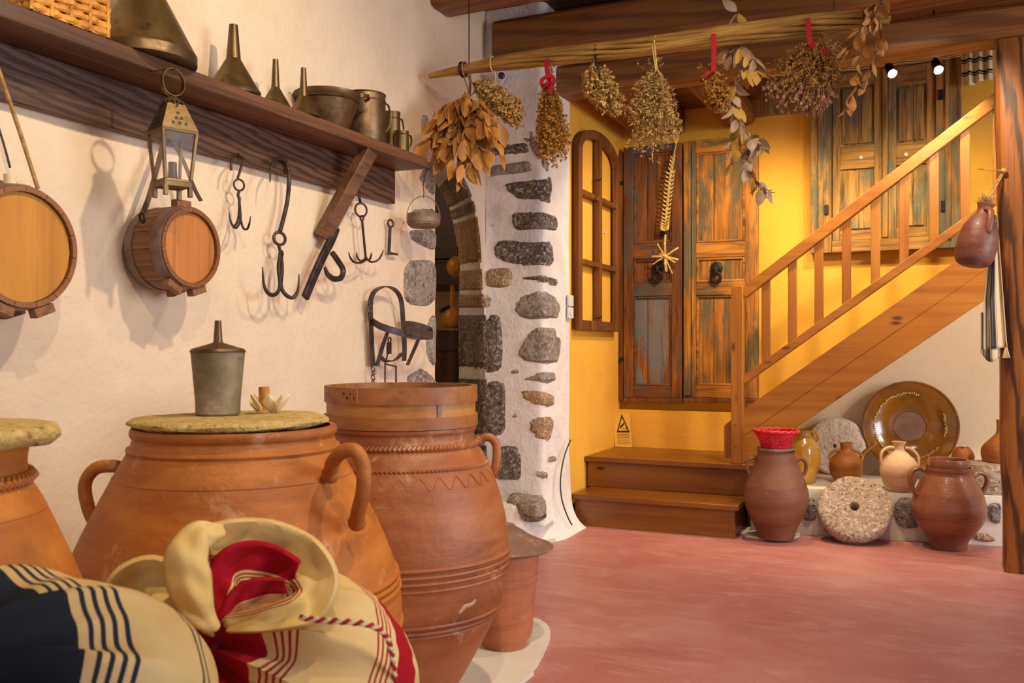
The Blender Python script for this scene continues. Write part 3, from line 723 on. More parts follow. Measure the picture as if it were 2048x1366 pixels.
# stringer of two boards
A0, A1 = ys(1487, 819), ys(1916, 519); B0, B1 = ys(1597, 852), ys(1967, 597)
d1 = (A1-A0).normalized(); d2 = (B1-B0).normalized()
def online(p, d, x): return p + d*((x-p.x)/d.x)
xe, xs = 3.1, ys(1487, 800).x
up_l, up_r = online(A0, d1, xs), online(A0, d1, xe)
lo_l, lo_r = online(B0, d1, xs), online(B0, d1, xe)
mid_l, mid_r = up_l.lerp(lo_l, .5), up_r.lerp(lo_r, .5)
foot = ZL + .001
def cut(pl, pr, ql, qr):
    """board between two sloped lines, cut off level at the landing / plinth"""
    return [pl, pr, qr, ql]
def sloped_box(pl, pr, ql, qr, y0, y1):
    return MB().prism([V((p.x, y0, p.z)) for p in (ql, qr, pr, pl)], (0, y1-y0, 0))
xl = 1.40
obj('stringer', sloped_box(up_l, up_r, mid_l, mid_r, YS, YS+.045), M['pine'], t, bevel=.003)
zfoot = PZT + .002
xz = lo_l.x + (zfoot-lo_l.z)/d1.z*d1.x if lo_l.z < zfoot else lo_l.x
pts = [mid_l, mid_r, lo_r]
if lo_l.z < zfoot: pts += [online(B0, d1, xz), V((xs, YS, zfoot))]
else: pts += [lo_l]
obj('stringer', MB().prism([V((p.x, YS+.001, p.z)) for p in pts], (0, .043, 0)), M['pine'], t, bevel=.003)
# foot block of the stringer on the landing
fb = [ys(1447, 915), ys(1447, 852), ys(1462, 840), ys(1490, 815), ys(1490, 918)]
obj('stringer_foot', MB().prism([V((p.x, YS+.005, max(p.z, ZL+.001))) for p in fb], (0, .04, 0)), M['pinez'], t, bevel=.002)
nl, nr = ys(1462, 572, YS-.04), ys(1486, 572, YS-.04)
obj('newel_post', MB().box((nl.x, YS-.045, ZL+.001), (nr.x, YS+.02, nl.z)), M['pinez'], t, bevel=.004)
for v in (848, 892):
    p = ys(1471, v, YS-.045); obj('bolt', MB().lathe(p+V((0, .004, 0)), [(.007, 0), (.007, .006), (0, .008)], 12, (0, -1, 0)), M['hoop'], t)
def rail(name, a, b, w, h):
    A, B = ys(*a), ys(*b); d = (B-A).normalized(); B = online(A, d, 3.1)
    return obj(name, MB().bar(A, B, w, h), M['pine'], t, bevel=.004), A, d
hr, hA, hd = rail('handrail', (1486, 588), (1985, 205), .05, .062)
lr, lA, ld = rail('lower_rail', (1486, 762), (1952, 429), .045, .045)
src = None
for u in (1532, 1585, 1638, 1693, 1751, 1808, 1868, 1930, 1996):
    x = ys(u, 500).x; z1 = online(hA, hd, x).z - .02; z0 = online(lA, ld, x).z + .01
    obj('baluster', MB().box((x-.024, YS-.012, z0), (x+.024, YS+.012, z1)), M['pinez'], t, bevel=.003)
# treads and soffit behind the stringer
slope = d1.z/d1.x
for k in range(7):
    z = ZL + .19*(k+1); x0 = lo_l.x + (z - .075 - lo_l.z)/slope - .31
    if z > 1.75: break
    if x0 < xs+.06: continue
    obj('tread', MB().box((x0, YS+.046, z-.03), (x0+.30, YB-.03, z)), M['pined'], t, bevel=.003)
so = sloped_box(V((lo_l.x+.35, 0, lo_l.z+.35*slope+.03)), V((lo_r.x, 0, lo_r.z+.03)), V((lo_l.x+.35, 0, lo_l.z+.35*slope+.012)), V((lo_r.x, 0, lo_r.z+.012)), YS+.046, YB-.021)
obj('soffit', so, M['under'], t)
x2 = 1.52; ln = lambda x: lo_l.z + (x-lo_l.x)*slope + .03
mb = MB().prism([(x2, YB-.02, 0), (6.3, YB-.02, 0), (6.3, YB-.02, ZC), (lo_l.x + (ZC-.03-lo_l.z)/slope, YB-.02, ZC), (x2, YB-.02, ln(x2))], (0, .03, 0))
struct('wall_understair', mb, M['under'], 'ivory wall under the staircase', ang=0)

# ================================================================== OLD DOORS, SHUTTERS, WINDOW FRAME
YDR = 6.05
def door_leaf(name, label, px0, px1, v0, v1, panels, ms, mx, mp):
    """panels: (vtop, vbottom, material)"""
    um = (px0+px1)/2
    X0, X1 = PY(px0, 600, YDR).x, PY(px1, 600, YDR).x
    zz = lambda v: PY(um, v, YDR).z
    Z0, Z1 = zz(v1), zz(v0); sw = .075*(X1-X0)/.44
    t = thing(name, label, 'door', ((X0+X1)/2, YDR, Z0))
    obj('stile', MB().box((X0, YDR, Z0), (X0+sw, YDR+.04, Z1)), ms, t, bevel=.003)
    obj('stile', MB().box((X1-sw, YDR, Z0), (X1, YDR+.04, Z1)), ms, t, bevel=.003)
    edges = [Z1] + sum([[zz(a), zz(b)] for a, b, _ in panels], []) + [Z0]
    for k in range(0, len(edges), 2):
        obj('rail', MB().box((X0+sw, YDR+.001, edges[k+1]), (X1-sw, YDR+.039, edges[k])), mx, t, bevel=.003)
    for (a, b, m) in panels:
        za, zb = zz(a), zz(b); xa, xb = X0+sw, X1-sw; xm = xa + (xb-xa)*.36
        obj('panel_board', MB().box((xa, YDR+.018, zb), (xm-.002, YDR+.03, za)), m, t, bevel=.002)
        obj('panel_board', MB().box((xm+.002, YDR+.018, zb), (xb, YDR+.03, za)), m, t, bevel=.002)
        for (lo, hi) in (((xa, YDR+.006, zb), (xa+.016, YDR+.018, za)), ((xb-.016, YDR+.006, zb), (xb, YDR+.018, za)), ((xa+.016, YDR+.006, za-.016), (xb-.016, YDR+.018, za)), ((xa+.016, YDR+.006, zb), (xb-.016, YDR+.018, zb+.016))):
            obj('moulding', MB().box(lo, hi), mp, t, bevel=.005)
    return t, X0, X1, Z0, Z1
DL = door_leaf('old_door_leaf', 'brown old door leaf with a blue-grey lower panel and a straw plait', 1247, 1364, 290, 796, [(306, 486, M['doorL']), (518, 566, M['doorL']), (592, 772, M['doorLb'])], M['doorL'], M['doorLx'], M['doorLx'])
DR_ = door_leaf('old_door_leaf', 'orange-brown flaking old door leaf next to the stair newel', 1367, 1516, 276, 796, [(302, 484, M['doorR']), (514, 564, M['doorR']), (590, 772, M['doorR'])], M['doorR'], M['doorRx'], M['doorRx'])
# centre astragal on the right leaf, bottom drip board
x = DR_[1]; obj('astragal', MB().box((x+.002, YDR-.014, DR_[3]+.01), (x+.05, YDR, DR_[4]-.01)), M['doorR'], DR_[0], bevel=.006)
obj('astragal', MB().box((x+.054, YDR-.008, DR_[3]+.01), (x+.07, YDR, DR_[4]-.01)), M['doorR'], DR_[0], bevel=.004)
for (tt, X0, X1, Z0, Z1) in (DL, DR_):
    obj('weather_strip', MB().box((X0, YDR-.004, Z0-.03), (X1, YDR+.03, Z0-.001)), M['frame'], tt, bevel=.003)
# door frame strip left
x0 = PY(1236, 500, 6.08).x
mb = MB().box((x0, 6.06, DL[3]-.02), (DL[1]-.004, 6.11, DL[4]-.03)); o = obj('door_jamb', mb, M['doorL'], bevel=.003); tag(o, 'narrow wooden jamb strip left of the brown old door', 'jamb')
for v in (366, 718): obj('hinge', MB().box((DL[1]-.025, 6.045, PY(1240, v, 6.05).z-.012), (DL[1]-.005, 6.062, PY(1240, v, 6.05).z+.012)), M['ironb'], o)
# ring knockers
def knocker(u, v, label):
    c = PY(u, v-12, YDR); t = thing('door_knocker', label, 'knocker', c + V((0, 0, -.1)))
    obj('backplate', MB().lathe(c+V((0, .002, 0)), [(.042, 0), (.040, .006), (.026, .012), (.02, .02), (0, .022)], 20, (0, -1, 0)), M['ironb'], t)
    obj('pivot', MB().tube([c+V((0, -.018, .0)), c+V((0, -.024, -.02)), c+V((0, -.018, -.045))], .012, 8), M['ironb'], t)
    obj('ring', MB().torus(c+V((0, -.022, -.062)), .030, .011, (0, 1, .15), 24, 8).ball(c+V((0, -.022, -.098)), .010), M['ironb'], t)
knocker(1316, 546, 'black ring knocker behind the straw star')
knocker(1433, 548, 'black ring knocker on the orange-brown door leaf')
# round keyhole knob under the plait
c = PY(1329, 466, YDR); mb = MB().lathe(c+V((0, .01, 0)), [(.022, 0), (.024, .012), (.016, .022), (.008, .03), (0, .034)], 16, (0, -1, 0))
obj('knob', mb, M['ironb'], DL[0])['label'] = 'small round black knob'
# straw plait
t = thing('straw_plait', 'plaited wheat braid hanging on the brown door', 'straw braid', PY(1330, 462, YDR-.03))
top = [PY(u, v, YDR-.035) for u, v in [(1352, 290), (1346, 320), (1340, 360), (1336, 400), (1332, 440), (1330, 462)]]
cv = crv3(top, 10); mb = MB(); mb.tube(cv, [.004]*12+[.010]*(len(cv)-22)+[.006]*10 if len(cv) > 22 else .01, 8); obj('core', mb, M['straw'], t)
mb = MB()
for i, p in enumerate(cv[9::2]):
    for sgn in (-1, 1):
        k_ = 1 if i > 3 else .5
        tip = p + V((sgn*.032*k_, -.012, .020))
        mb.tube([p+V((-sgn*.004, -.008, -.006)), p.lerp(tip, .55)+V((sgn*.004, -.010, -.006)), tip], [.003, .0065, .0012], 6)
o = obj('grain_ears', mb, M['straw'], t); o['kind'] = 'stuff'
mb = MB()
for k in range(14):
    a = top[0] + V((RND.uniform(-.03, .03), RND.uniform(-.02, .0), .06+RND.uniform(0, .06))); mb.tube([a, top[0], top[1]+V((RND.uniform(-.008, .008), 0, 0))], .0022, 4)
o = obj('straw_ends', mb, M['straw'], t); o['kind'] = 'stuff'
# straw star
c = PY(1331, 513, YDR-.05); t = thing('straw_star', 'folded straw star hanging over the left knocker', 'straw star', c)
for k, (du, dv, r) in enumerate([(0, -44, .006), (14, 34, .004), (2, 30, .008), (-16, -26, .004), (26, -18, .005), (-27, 0, .006), (26, 6, .006), (-26, 16, .004), (20, 12, .005), (-12, -6, .006)]):
    e = PY(1331+du, 513+dv, YDR-.05); obj('straw', MB().strap([c+V((0, -.004*k/4, 0)), c.lerp(e, .5)+V((0, -.012, 0)), e], r*2.0, .002, (e-c).cross(V((0, 1, 0)))), M['straw'], t, ang=0)
obj('knot', MB().ball(c+V((0, -.012, 0)), .012, 10, 6), M['straw'], t)

# shutters on the back wall
YW = 6.08; ws = lambda u, v: PY(u, v, YW)
SX = lambda u: PY(u, 400, YW).x
zt, zb = PY(1770, 118, YW).z, PY(1640, 507, YW).z
t = thing('window_shutters', 'weathered panelled window shutters in a wooden frame above the stairs', 'shutters', (SX(1770), YW, zb))
fx = [SX(1622), SX(1664), SX(1764), SX(1776), SX(1871), SX(1924)]
for a, b in ((0, 1), (4, 5)):
    obj('frame_post', MB().box((fx[a], YW-.02, zb), (fx[b]-.002, YW+.06, zt)), M['shut'], t, bevel=.004)
    obj('frame_bead', MB().box((fx[a]+(fx[b]-fx[a])*.35, YW-.032, zb+.05), (fx[a]+(fx[b]-fx[a])*.6, YW-.02, zt)), M['shut'], t, bevel=.005)
obj('frame_sill', MB().box((fx[1], YW-.02, zb), (fx[4], YW+.06, zb+.075)), M['shutx'], t, bevel=.004)
obj('frame_head', MB().box((fx[1], YW-.02, zt-.05), (fx[4], YW+.06, zt)), M['shutx'], t, bevel=.004)
def shleaf(xa, xb, vv):
    zv = lambda v: PY((1700 if xa < 2 else 1830), v, YW).z
    lf = obj('shutter_leaf', MB().box((xa, YW+.02, zb+.077), (xb, YW+.03, zt-.052)), M['shut'], t, ang=0)
    sw = .045
    for q0, q1 in ((xa, xa+sw), (xb-sw, xb)): obj('stile', MB().box((q0, YW, zb+.077), (q1, YW+.019, zt-.052)), M['shut'], lf, bevel=.003)
    ed = [zt-.052, zv(vv[0]), zv(vv[1]), zv(vv[2]), zv(vv[3]), zb+.077]
    for k in (0, 2, 4): obj('rail', MB().box((xa+sw, YW+.001, ed[k+1]), (xb-sw, YW+.019, ed[k])), M['shutx'], lf, bevel=.003)
    for k in (1, 3):
        xm = (xa+xb)/2+.01
        obj('panel_board', MB().box((xa+sw+.014, YW+.008, ed[k+1]+.014), (xm-.001, YW+.019, ed[k]-.014)), M['shut'], lf, bevel=.002)
        obj('panel_board', MB().box((xm+.001, YW+.008, ed[k+1]+.014), (xb-sw-.014, YW+.019, ed[k]-.014)), M['shut'], lf, bevel=.002)
    return lf
l1 = shleaf(fx[1]+.002, fx[2]-.001, (172, 292, 338, 462)); l2 = shleaf(fx[3]+.001, fx[4]-.004, (168, 284, 328, 455))
obj('astragal', MB().box((fx[2], YW-.014, zb+.08), (fx[3], YW+.018, zt-.055)), M['shut'], t, bevel=.006)
for (u, v, lf) in ((1722, 315, l1), (1812, 309, l2)):
    p = PY(u, v, YW); obj('porcelain_button', MB().lathe(p, [(.011, 0), (.011, .006), (.004, .009), (0, .006)], 14, (0, -1, 0)), M['whitep'], lf)
for (u, v) in ((1653, 420), (1882, 190), (1886, 412)):
    p = PY(u, v, YW-.02); obj('hinge', MB().box((p.x-.012, YW-.034, p.z-.03), (p.x+.012, YW-.021, p.z+.03)), M['ironb'], t, bevel=.002)

# arched window frame leaning on the yellow side wall
XW = .365
y0, y1 = PX(1153, 500, XW).y, PX(1235, 500, XW).y
zb = PX(1165, 660, XW).z; zs = PX(1165, 300, XW).z; za = PX(1196, 266, XW).z
ym = (y0+y1)/2; rad = (y1-y0)/2
t = thing('arched_window_frame', 'old arched window sash without glass on the yellow side wall', 'window frame', (XW, ym, zb))
def wbar(name, p0, p1, w, d=.035): return obj(name, MB().bar((XW, p0[0], p0[1]), (XW, p1[0], p1[1]), d, w, (0, 0, 1) if abs(p1[0]-p0[0]) > abs(p1[1]-p0[1]) else (0, 1, 0)), M['frame'], t, bevel=.003)
wbar('stile', (y0+.03, zb), (y0+.03, zs), .06); wbar('stile', (y1-.03, zb), (y1-.03, zs), .06)
wbar('mullion', (ym, zb+.06), (ym, za-.05), .042, .04); wbar('bottom_rail', (y0+.06, zb+.03), (y1-.06, zb+.03), .06)
for v in (388, 525):
    z = PX(1172, v, XW).z
    wbar('glazing_bar', (y0+.06, z), (ym-.021, z), .032, .03); wbar('glazing_bar', (ym+.021, z), (y1-.06, z), .032, .03)
arc = [(ym + rad*math.cos(PI*(1-k/16)), zs + (za-zs)*math.sin(PI*k/16)) for k in range(17)]
arci = [(ym + (rad-.06)*math.cos(PI*(1-k/16)), zs + (za-zs-.055)*math.sin(PI*k/16)) for k in range(17)]
mb = MB()
for k in range(16):
    a, b, c_, d_ = arc[k], arc[k+1], arci[k+1], arci[k]
    mb.prism([(XW-.0175, p[0], p[1]) for p in (a, b, c_, d_)], (.035, 0, 0))
obj('arched_head', mb, M['frame'], t)
for v in (360, 636):
    p = PX(1200, v, XW+.03); obj('hook', MB().tube([p+V((-.03, 0, 0)), p, p+V((0, .02, .012))], .004, 6), M['ironb'], t)
p = PX(1208, 466, XW+.02); obj('catch', MB().lathe(p, [(.009, 0), (.009, .012), (0, .014)], 10, (1, 0, 0)), M['whitep'], t)
# ================================================================== POTTERY HELPERS
def pr(u, f, P, z_off=0.0):
    a = (u-1024)/F; k = math.sqrt(1+a*a); out = []
    for v, hw in P:
        r = hw*f/F/k; d = f*k; r = r/math.sqrt(1+(r/d)**2)
        out.append((r, CAM.z + (HOR-v)/F*f + z_off))
    return out
def base_at(u, f): p = PF(u, HOR, f); return V((p.x, p.y, 0))
def side_dir(c):
    d = (V((c.x, c.y, 0)) - V((CAM.x, CAM.y, 0))).normalized(); return V((d.y, -d.x, 0))
def jar_body(c, prof, m, t, name='body', thick=.012, n=64, wob=.006, seed=0., nsub=5):
    """outer profile bottom to top, then down the inside"""
    P = crv(prof, nsub); z_in = prof[0][1] + (prof[-1][1]-prof[0][1])*.45
    ins = [(max(r-thick, .01), z) for r, z in reversed(P) if z > z_in]
    full = [(0.0001, P[0][1])] + [(P[0][0]*.95, P[0][1])] + P + ins + [(0.0001, z_in)]
    return obj(name, MB().lathe(V((c.x, c.y, 0)), full, n, wob=wob, seed=seed), m, t, ang=50)
def handle(pts, r, m, t, flat=1.0, fdir=None, n=10, name='handle'):
    cv = crv3(pts, 8); k = len(cv)
    rs = [r*(1.28 if i < 3 or i > k-4 else 1.0) for i in range(k)]
    return obj(name, MB().tube(cv, rs, n, flat=flat, fdir=fdir), m, t, ang=60)
def ring_band(c, r, z, rad, m, t, name='ridge', twist=0):
    n = 120
    if twist:
        mb = MB()
        for k in range(twist):
            a = 2*PI*k/twist; da = 2*PI/twist
            p0 = V((c.x+r*math.cos(a), c.y+r*math.sin(a), z-rad*.9)); p1 = V((c.x+r*math.cos(a+da*1.15), c.y+r*math.sin(a+da*1.15), z+rad*.9))
            o_ = V((math.cos(a+da*.5), math.sin(a+da*.5), 0))*rad*.5
            mb.tube([p0, (p0+p1)/2+o_, p1], [rad*.55, rad*.85, rad*.55], 6)
        return obj(name, mb, m, t)
    return obj(name, MB().torus((c.x, c.y, z), r, rad, (0, 0, 1), n, 8), m, t)
def r_at(prof, z):
    P = crv(prof, 5)
    for (r0, z0), (r1, z1) in zip(P, P[1:]):
        if min(z0, z1) <= z <= max(z0, z1) and z0 != z1: return r0+(r1-r0)*(z-z0)/(z1-z0)
    return P[-1][0]
def zv(v, f): return CAM.z + (HOR-v)/F*f
def rough_disc(mb, c, r, z0, z1, seed, amp=.05, n=56, tilt=(0, 0), edge=.008):
    prof = [(0, 0), (.55, 0), (.94, 0), (1.0, .35), (1.0, .7), (.965, 1.0), (.5, 1.0), (0, 1.0)]
    vs = []; fs = []
    for i, (q_, h) in enumerate(prof):
        for k in range(n):
            a = 2*PI*k/n; rr = max(r*q_*(1+amp*mnoise.noise(V((math.cos(a)*1.6+seed, math.sin(a)*1.6, seed)))+amp*.35*mnoise.noise(V((math.cos(a)*6+seed, math.sin(a)*6, h*2)))), 1e-4)
            x, y = rr*math.cos(a), rr*math.sin(a)
            z = z0+(z1-z0)*h + x*tilt[0]+y*tilt[1] + (.004*mnoise.noise(V((x*12, y*12, seed+h))) if 0 < q_ else 0)
            vs.append(V((c.x+x, c.y+y, z)))
    for i in range(len(prof)-1):
        for k in range(n): fs.append((i*n+k, i*n+(k+1) % n, (i+1)*n+(k+1) % n, (i+1)*n+k))
    return mb.add(vs, fs)

# ================================================================== THE ROW OF BIG STORAGE JARS
# --- widest jar under the sandstone lid
u0, f0 = 472, 2.10; c = base_at(u0, f0); s = side_dir(c)
FL = .016
prof = [(.150, FL), (.165, FL+.03)] + pr(u0, f0, [(1420, 285), (1340, 325), (1240, 348), (1160, 340), (1080, 312), (1000, 272), (930, 232), (897, 212), (885, 207)][0:]) + pr(u0, f0, [(873, 203), (866, 207), (858, 208), (851, 205)])
t = thing('storage_jar', 'widest clay storage jar under the round sandstone lid', 'jar', c+V((0, 0, FL)))
jar_body(c, prof, M['jarA'], t, n=80, seed=1.)
for v, rr in ((893, .007), (1150, .008), (1163, .007), (1176, .007), (1248, .008), (1262, .007), (1275, .007)):
    z = zv(v, f0); ring_band(c, r_at(prof, z)-.001, z, rr, M['jarA'], t)
for v in (946,): z = zv(v, f0); ring_band(c, r_at(prof, z)-.0006, z, .0014, M['jarB'], t, 'incised_line')
handle([PF(248, 938, f0), PF(225, 932, f0), PF(190, 938, f0), PF(170, 970, f0), PF(178, 1020, f0), PF(196, 1056, f0), PF(208, 1080, f0)], .015, M['jarA'], t)
handle([PF(660, 952, f0-.13), PF(666, 925, f0-.17), PF(686, 903, f0-.20), PF(712, 903, f0-.215), PF(727, 935, f0-.22), PF(726, 985, f0-.22), PF(716, 1025, f0-.20), PF(714, 1046, f0-.165)], .0155, M['jarA'], t)
top_z = zv(851, f0)
mb = MB(); c2 = base_at(464, f0); rough_disc(mb, c2, .222, top_z+.001, top_z+.020, 2.3, .05)
tag(obj('sandstone_slab', mb, M['slab'], ang=50), 'round yellowish sandstone slab covering the widest jar', 'slab')
LIDZ = top_z + .0215
# --- tall jar carrying the sieve
u0, f0 = 803, 2.70; c = base_at(u0, f0)
prof = [(.105, FL), (.120, FL+.02)] + pr(u0, f0, [(1366, 112), (1300, 152), (1240, 184), (1180, 207), (1110, 217), (1040, 212), (970, 194), (910, 168), (888, 152), (872, 147)]) + pr(u0, f0, [(862, 147), (856, 151), (850, 151)])
t = thing('storage_jar', 'tall reddish clay storage jar with a wooden sieve on its mouth', 'jar', c+V((0, 0, FL)))
jar_body(c, prof, M['jarB'], t, n=80, seed=2.)
for v, rr in ((1094, .007), (1106, .007), (1118, .007), (1131, .006), (1200, .006), (1211, .006), (1220, .005)):
    z = zv(v, f0); ring_band(c, r_at(prof, z)-.001, z, rr, M['jarB'], t)
ring_band(c, r_at(prof, zv(884, f0)), zv(884, f0), .008, M['jarB'], t, 'rope_band', 110)
ring_band(c, r_at(prof, zv(922, f0))-.001, zv(922, f0), .005, M['jarB'], t, 'rope_band', 130)
# incised wavy line
mb = MB(); z0 = zv(945, f0)
for k in range(30):
    a0 = 2*PI*k/30; pts = []
    for j in range(6):
        a = a0 + 2*PI/30*j/5; z = z0 + .018*math.cos(2*PI*j/5); r = r_at(prof, z)+.0005; pts.append(V((c.x+r*math.cos(a), c.y+r*math.sin(a), z)))
    mb.tube(pts, .0010, 5)
obj('incised_wave', mb, M['jarB'], t)
handle([PF(955, 882, f0+.02), PF(975, 874, f0+.02), PF(990, 884, f0+.02), PF(994, 910, f0+.02), PF(988, 945, f0+.02), PF(978, 960, f0+.03)], .013, M['jarB'], t)
handle([PF(668, 885, f0+.08), PF(655, 880, f0+.12), PF(646, 895, f0+.14), PF(646, 925, f0+.14), PF(652, 950, f0+.12)], .012, M['jarB'], t)
SVZ = zv(850, f0) + .001
# lime spot on the jar
dj = (V((CAM.x, CAM.y, 0)) - V((c.x, c.y, 0))).normalized(); sj = side_dir(c); zm = zv(1168, f0)
def on_jar(s_, t_, h_):
    z = zm + t_; r = r_at(prof, z) + h_*.25; a = .62 + s_/.3
    return V((c.x, c.y, z)) + (dj*math.cos(a) + sj*math.sin(a))*r
mb = MB(); stone_mesh(mb, [(-.03, -.018), (-.012, .006), (.012, .004), (.028, .016), (.034, .002), (.012, -.008), (-.004, -.006), (-.016, -.02)], on_jar, res=.012, dep=.004, edge=.006, seed=3.3, rough=.002)
obj('lime_spot', mb, M['jugP'], t)['label'] = 'whitish lime spot'
t = thing('wooden_sieve', 'bentwood flour sieve on the mouth of the tall jar', 'sieve', (c.x, c.y, SVZ))
rS = .217; zt_ = zv(770, f0)
def hoop(name, r0, r1, z0, z1, m, n=72): return obj(name, MB().lathe((c.x, c.y, 0), [(r0, z0), (r1, z0), (r1, z1), (r0, z1), (r0, z0)], n), m, t, ang=40)
hoop('drum', rS-.006, rS, SVZ+.008, zt_-.004, M['sieve'])
hoop('top_hoop', rS-.009, rS+.006, zt_-.046, zt_, M['sievel']); hoop('bottom_hoop', rS+.0005, rS+.007, SVZ+.001, SVZ+.034, M['sievel'])
obj('sieve_mesh', MB().lathe((c.x, c.y, 0), [(0, SVZ+.012), (rS-.006, SVZ+.012), (rS-.006, SVZ+.014), (0, SVZ+.014)], 48), M['mesh'], t)
d = (V((c.x, c.y, 0)) - V((CAM.x, CAM.y, 0))).normalized(); s = side_dir(c)
def on_drum(px, r, z):
    off = (px-u0)*f0/F; off = max(-r*.98, min(r*.98, off)); return V((c.x, c.y, 0)) + s*off - d*math.sqrt(r*r-off*off) + V((0, 0, z))
p = on_drum(873, rS+.001, (SVZ+.03+zt_-.045)/2); nrm = (p - V((c.x, c.y, p.z))).normalized(); tg = nrm.cross(V((0, 0, 1)))
obj('iron_clip', MB().obox(p, tg*.006, nrm*.002, V((0, 0, .028))), M['hoop'], t)
p = on_drum(716, rS+.006, zt_-.023); nrm = (p - V((c.x, c.y, p.z))).normalized(); tg = nrm.cross(V((0, 0, 1)))
obj('hoop_overlap', MB().obox(p, tg*.012, nrm*.003, V((0, 0, .022))), M['sievel'], t, bevel=.001)
for k in range(4): obj('nail', MB().ball(on_drum(695+k*7, rS+.008, zt_-.016-.012*(k % 2)), .003, 6, 4), M['ironb'], t)
# --- left jar cut by the frame
u0, f0 = -195, 1.41; c = base_at(u0, f0)
prof = [(.14, FL), (.16, FL+.03)] + pr(u0, f0, [(1420, 385), (1300, 412), (1230, 408), (1165, 382), (1080, 340), (1010, 302), (975, 278), (960, 272), (930, 268), (905, 272), (895, 275)])
t = thing('storage_jar', 'clay storage jar with a rope band cut off by the left edge', 'jar', c+V((0, 0, FL)))
jar_body(c, prof, M['jarA'], t, n=72, seed=3.)
z = zv(962, f0); ring_band(c, r_at(prof, z)+.002, z, .009, M['jarA'], t, 'rope_band', 90)
z = zv(1030, f0); ring_band(c, r_at(prof, z)-.0006, z, .0014, M['jarB'], t, 'incised_line')
tz_ = zv(895, f0); mb = MB(); rough_disc(mb, base_at(-195, f0), .222, tz_+.001, tz_+.030, 7.3, .05)
tag(obj('sandstone_slab', mb, M['slab'], ang=50), 'thick chipped sandstone lid on the jar at the left edge', 'slab')
# --- small pot with a flat lid on the floor
u0, f0 = 1008, 3.20; c = base_at(u0, f0)
prof = [(.075, FL), (.080, FL+.015)] + pr(u0, f0, [(1260, 56), (1200, 62), (1150, 67), (1112, 70), (1100, 70)])
t = thing('clay_pot', 'small pinkish clay pot on the white slab beside the tall jar', 'pot', c+V((0, 0, FL)))
jar_body(c, prof, M['jarC'], t, n=56, seed=4., wob=.012)
for v in (1145, 1160): z = zv(v, f0); ring_band(c, r_at(prof, z), z, .003, M['jarC'], t)
z0 = zv(1100, f0)+.001; rl = .168
mb = MB(); P = crv([(.0, z0), (rl*.8, z0), (rl, z0+.008), (rl*1.0, z0+.016), (rl*.85, z0+.026), (rl*.55, z0+.05), (rl*.35, z0+.072), (.03, z0+.082), (.0001, z0+.083)], 3)
mb.lathe((c.x, c.y, 0), P, 56, wob=.02, seed=5); obj('lid', mb, M['lidC'], t, ang=60)['label'] = 'wide grey-brown domed lid'

# ================================================================== ON THE SANDSTONE LID
u0, f0 = 436, 2.16; c = base_at(u0, f0)
t = thing('metal_can', 'tarnished zinc can with a conical top and thin spout on the lid', 'can', V((c.x, c.y, LIDZ)))
b = pr(u0, f0, [(818, 45), (800, 46), (704, 55), (702, 55.5)]); b = [(b[0][0], LIDZ)] + b[1:]
obj('body', MB().lathe((c.x, c.y, 0), [(0, LIDZ)] + b, 40), M['zinc'], t)
k1 = pr(u0, f0, [(702, 56), (698, 54), (686, 12), (684, 10)]); obj('cone_top', MB().lathe((c.x, c.y, 0), k1, 40), M['tin'], t)
k2 = pr(u0, f0, [(685, 9.5), (641, 6.5)]); obj('spout', MB().lathe((c.x, c.y, 0), k2 + [(k2[1][0]*.75, k2[1][1]), (k2[1][0]*.75, k2[1][1]-.04)], 24), M['tin'], t)
ring_band(c, b[-1][0], b[-1][1]-.001, .002, M['tin'], t, 'seam')
ring_band(c, b[1][0]-.001, LIDZ+.004, .002, M['zinc'], t, 'base_seam')
f1 = 2.22; p = PF(529, 800, f1); p.z = LIDZ
t = thing('cork_and_husks', 'cork stub with pale dry husks on the stone lid', 'cork', p)
obj('cork', MB().tube([p+V((0, 0, .006)), p+V((0, 0, .03)), p+V((-.002, 0, .062))], [.0135, .0135, .0128], 14), M['cork'], t)
for k, (du, dz, a) in enumerate([(-14, 0, 2.6), (-4, .0, 4.2), (12, 0, 5.2), (24, 0, .2), (16, .006, .9)]):
    q0 = p + RGT*(du*f1/F) - FWD*(.008*(k % 2))
    def petal(x, y, q0=q0, a=a, k=k):
        L = .036 if k != 3 else .05; w = .022*math.sin(PI*min(.98, .12+.86*x))
        dd = V((math.cos(a), math.sin(a), 0)); sd = V((-dd.y, dd.x, 0))
        return q0 + dd*(L*x*.75) + sd*(w*(y-.5)*1.5) + V((0, 0, .002 + .034*x**1.4 - .014*math.sin(PI*y)*(1-x*.5) + .010))
    o = obj('husk', MB().grid(petal, 7, 6), M['shell'], t, ang=60)
    md = o.modifiers.new('s', 'SOLIDIFY'); md.thickness = .0015

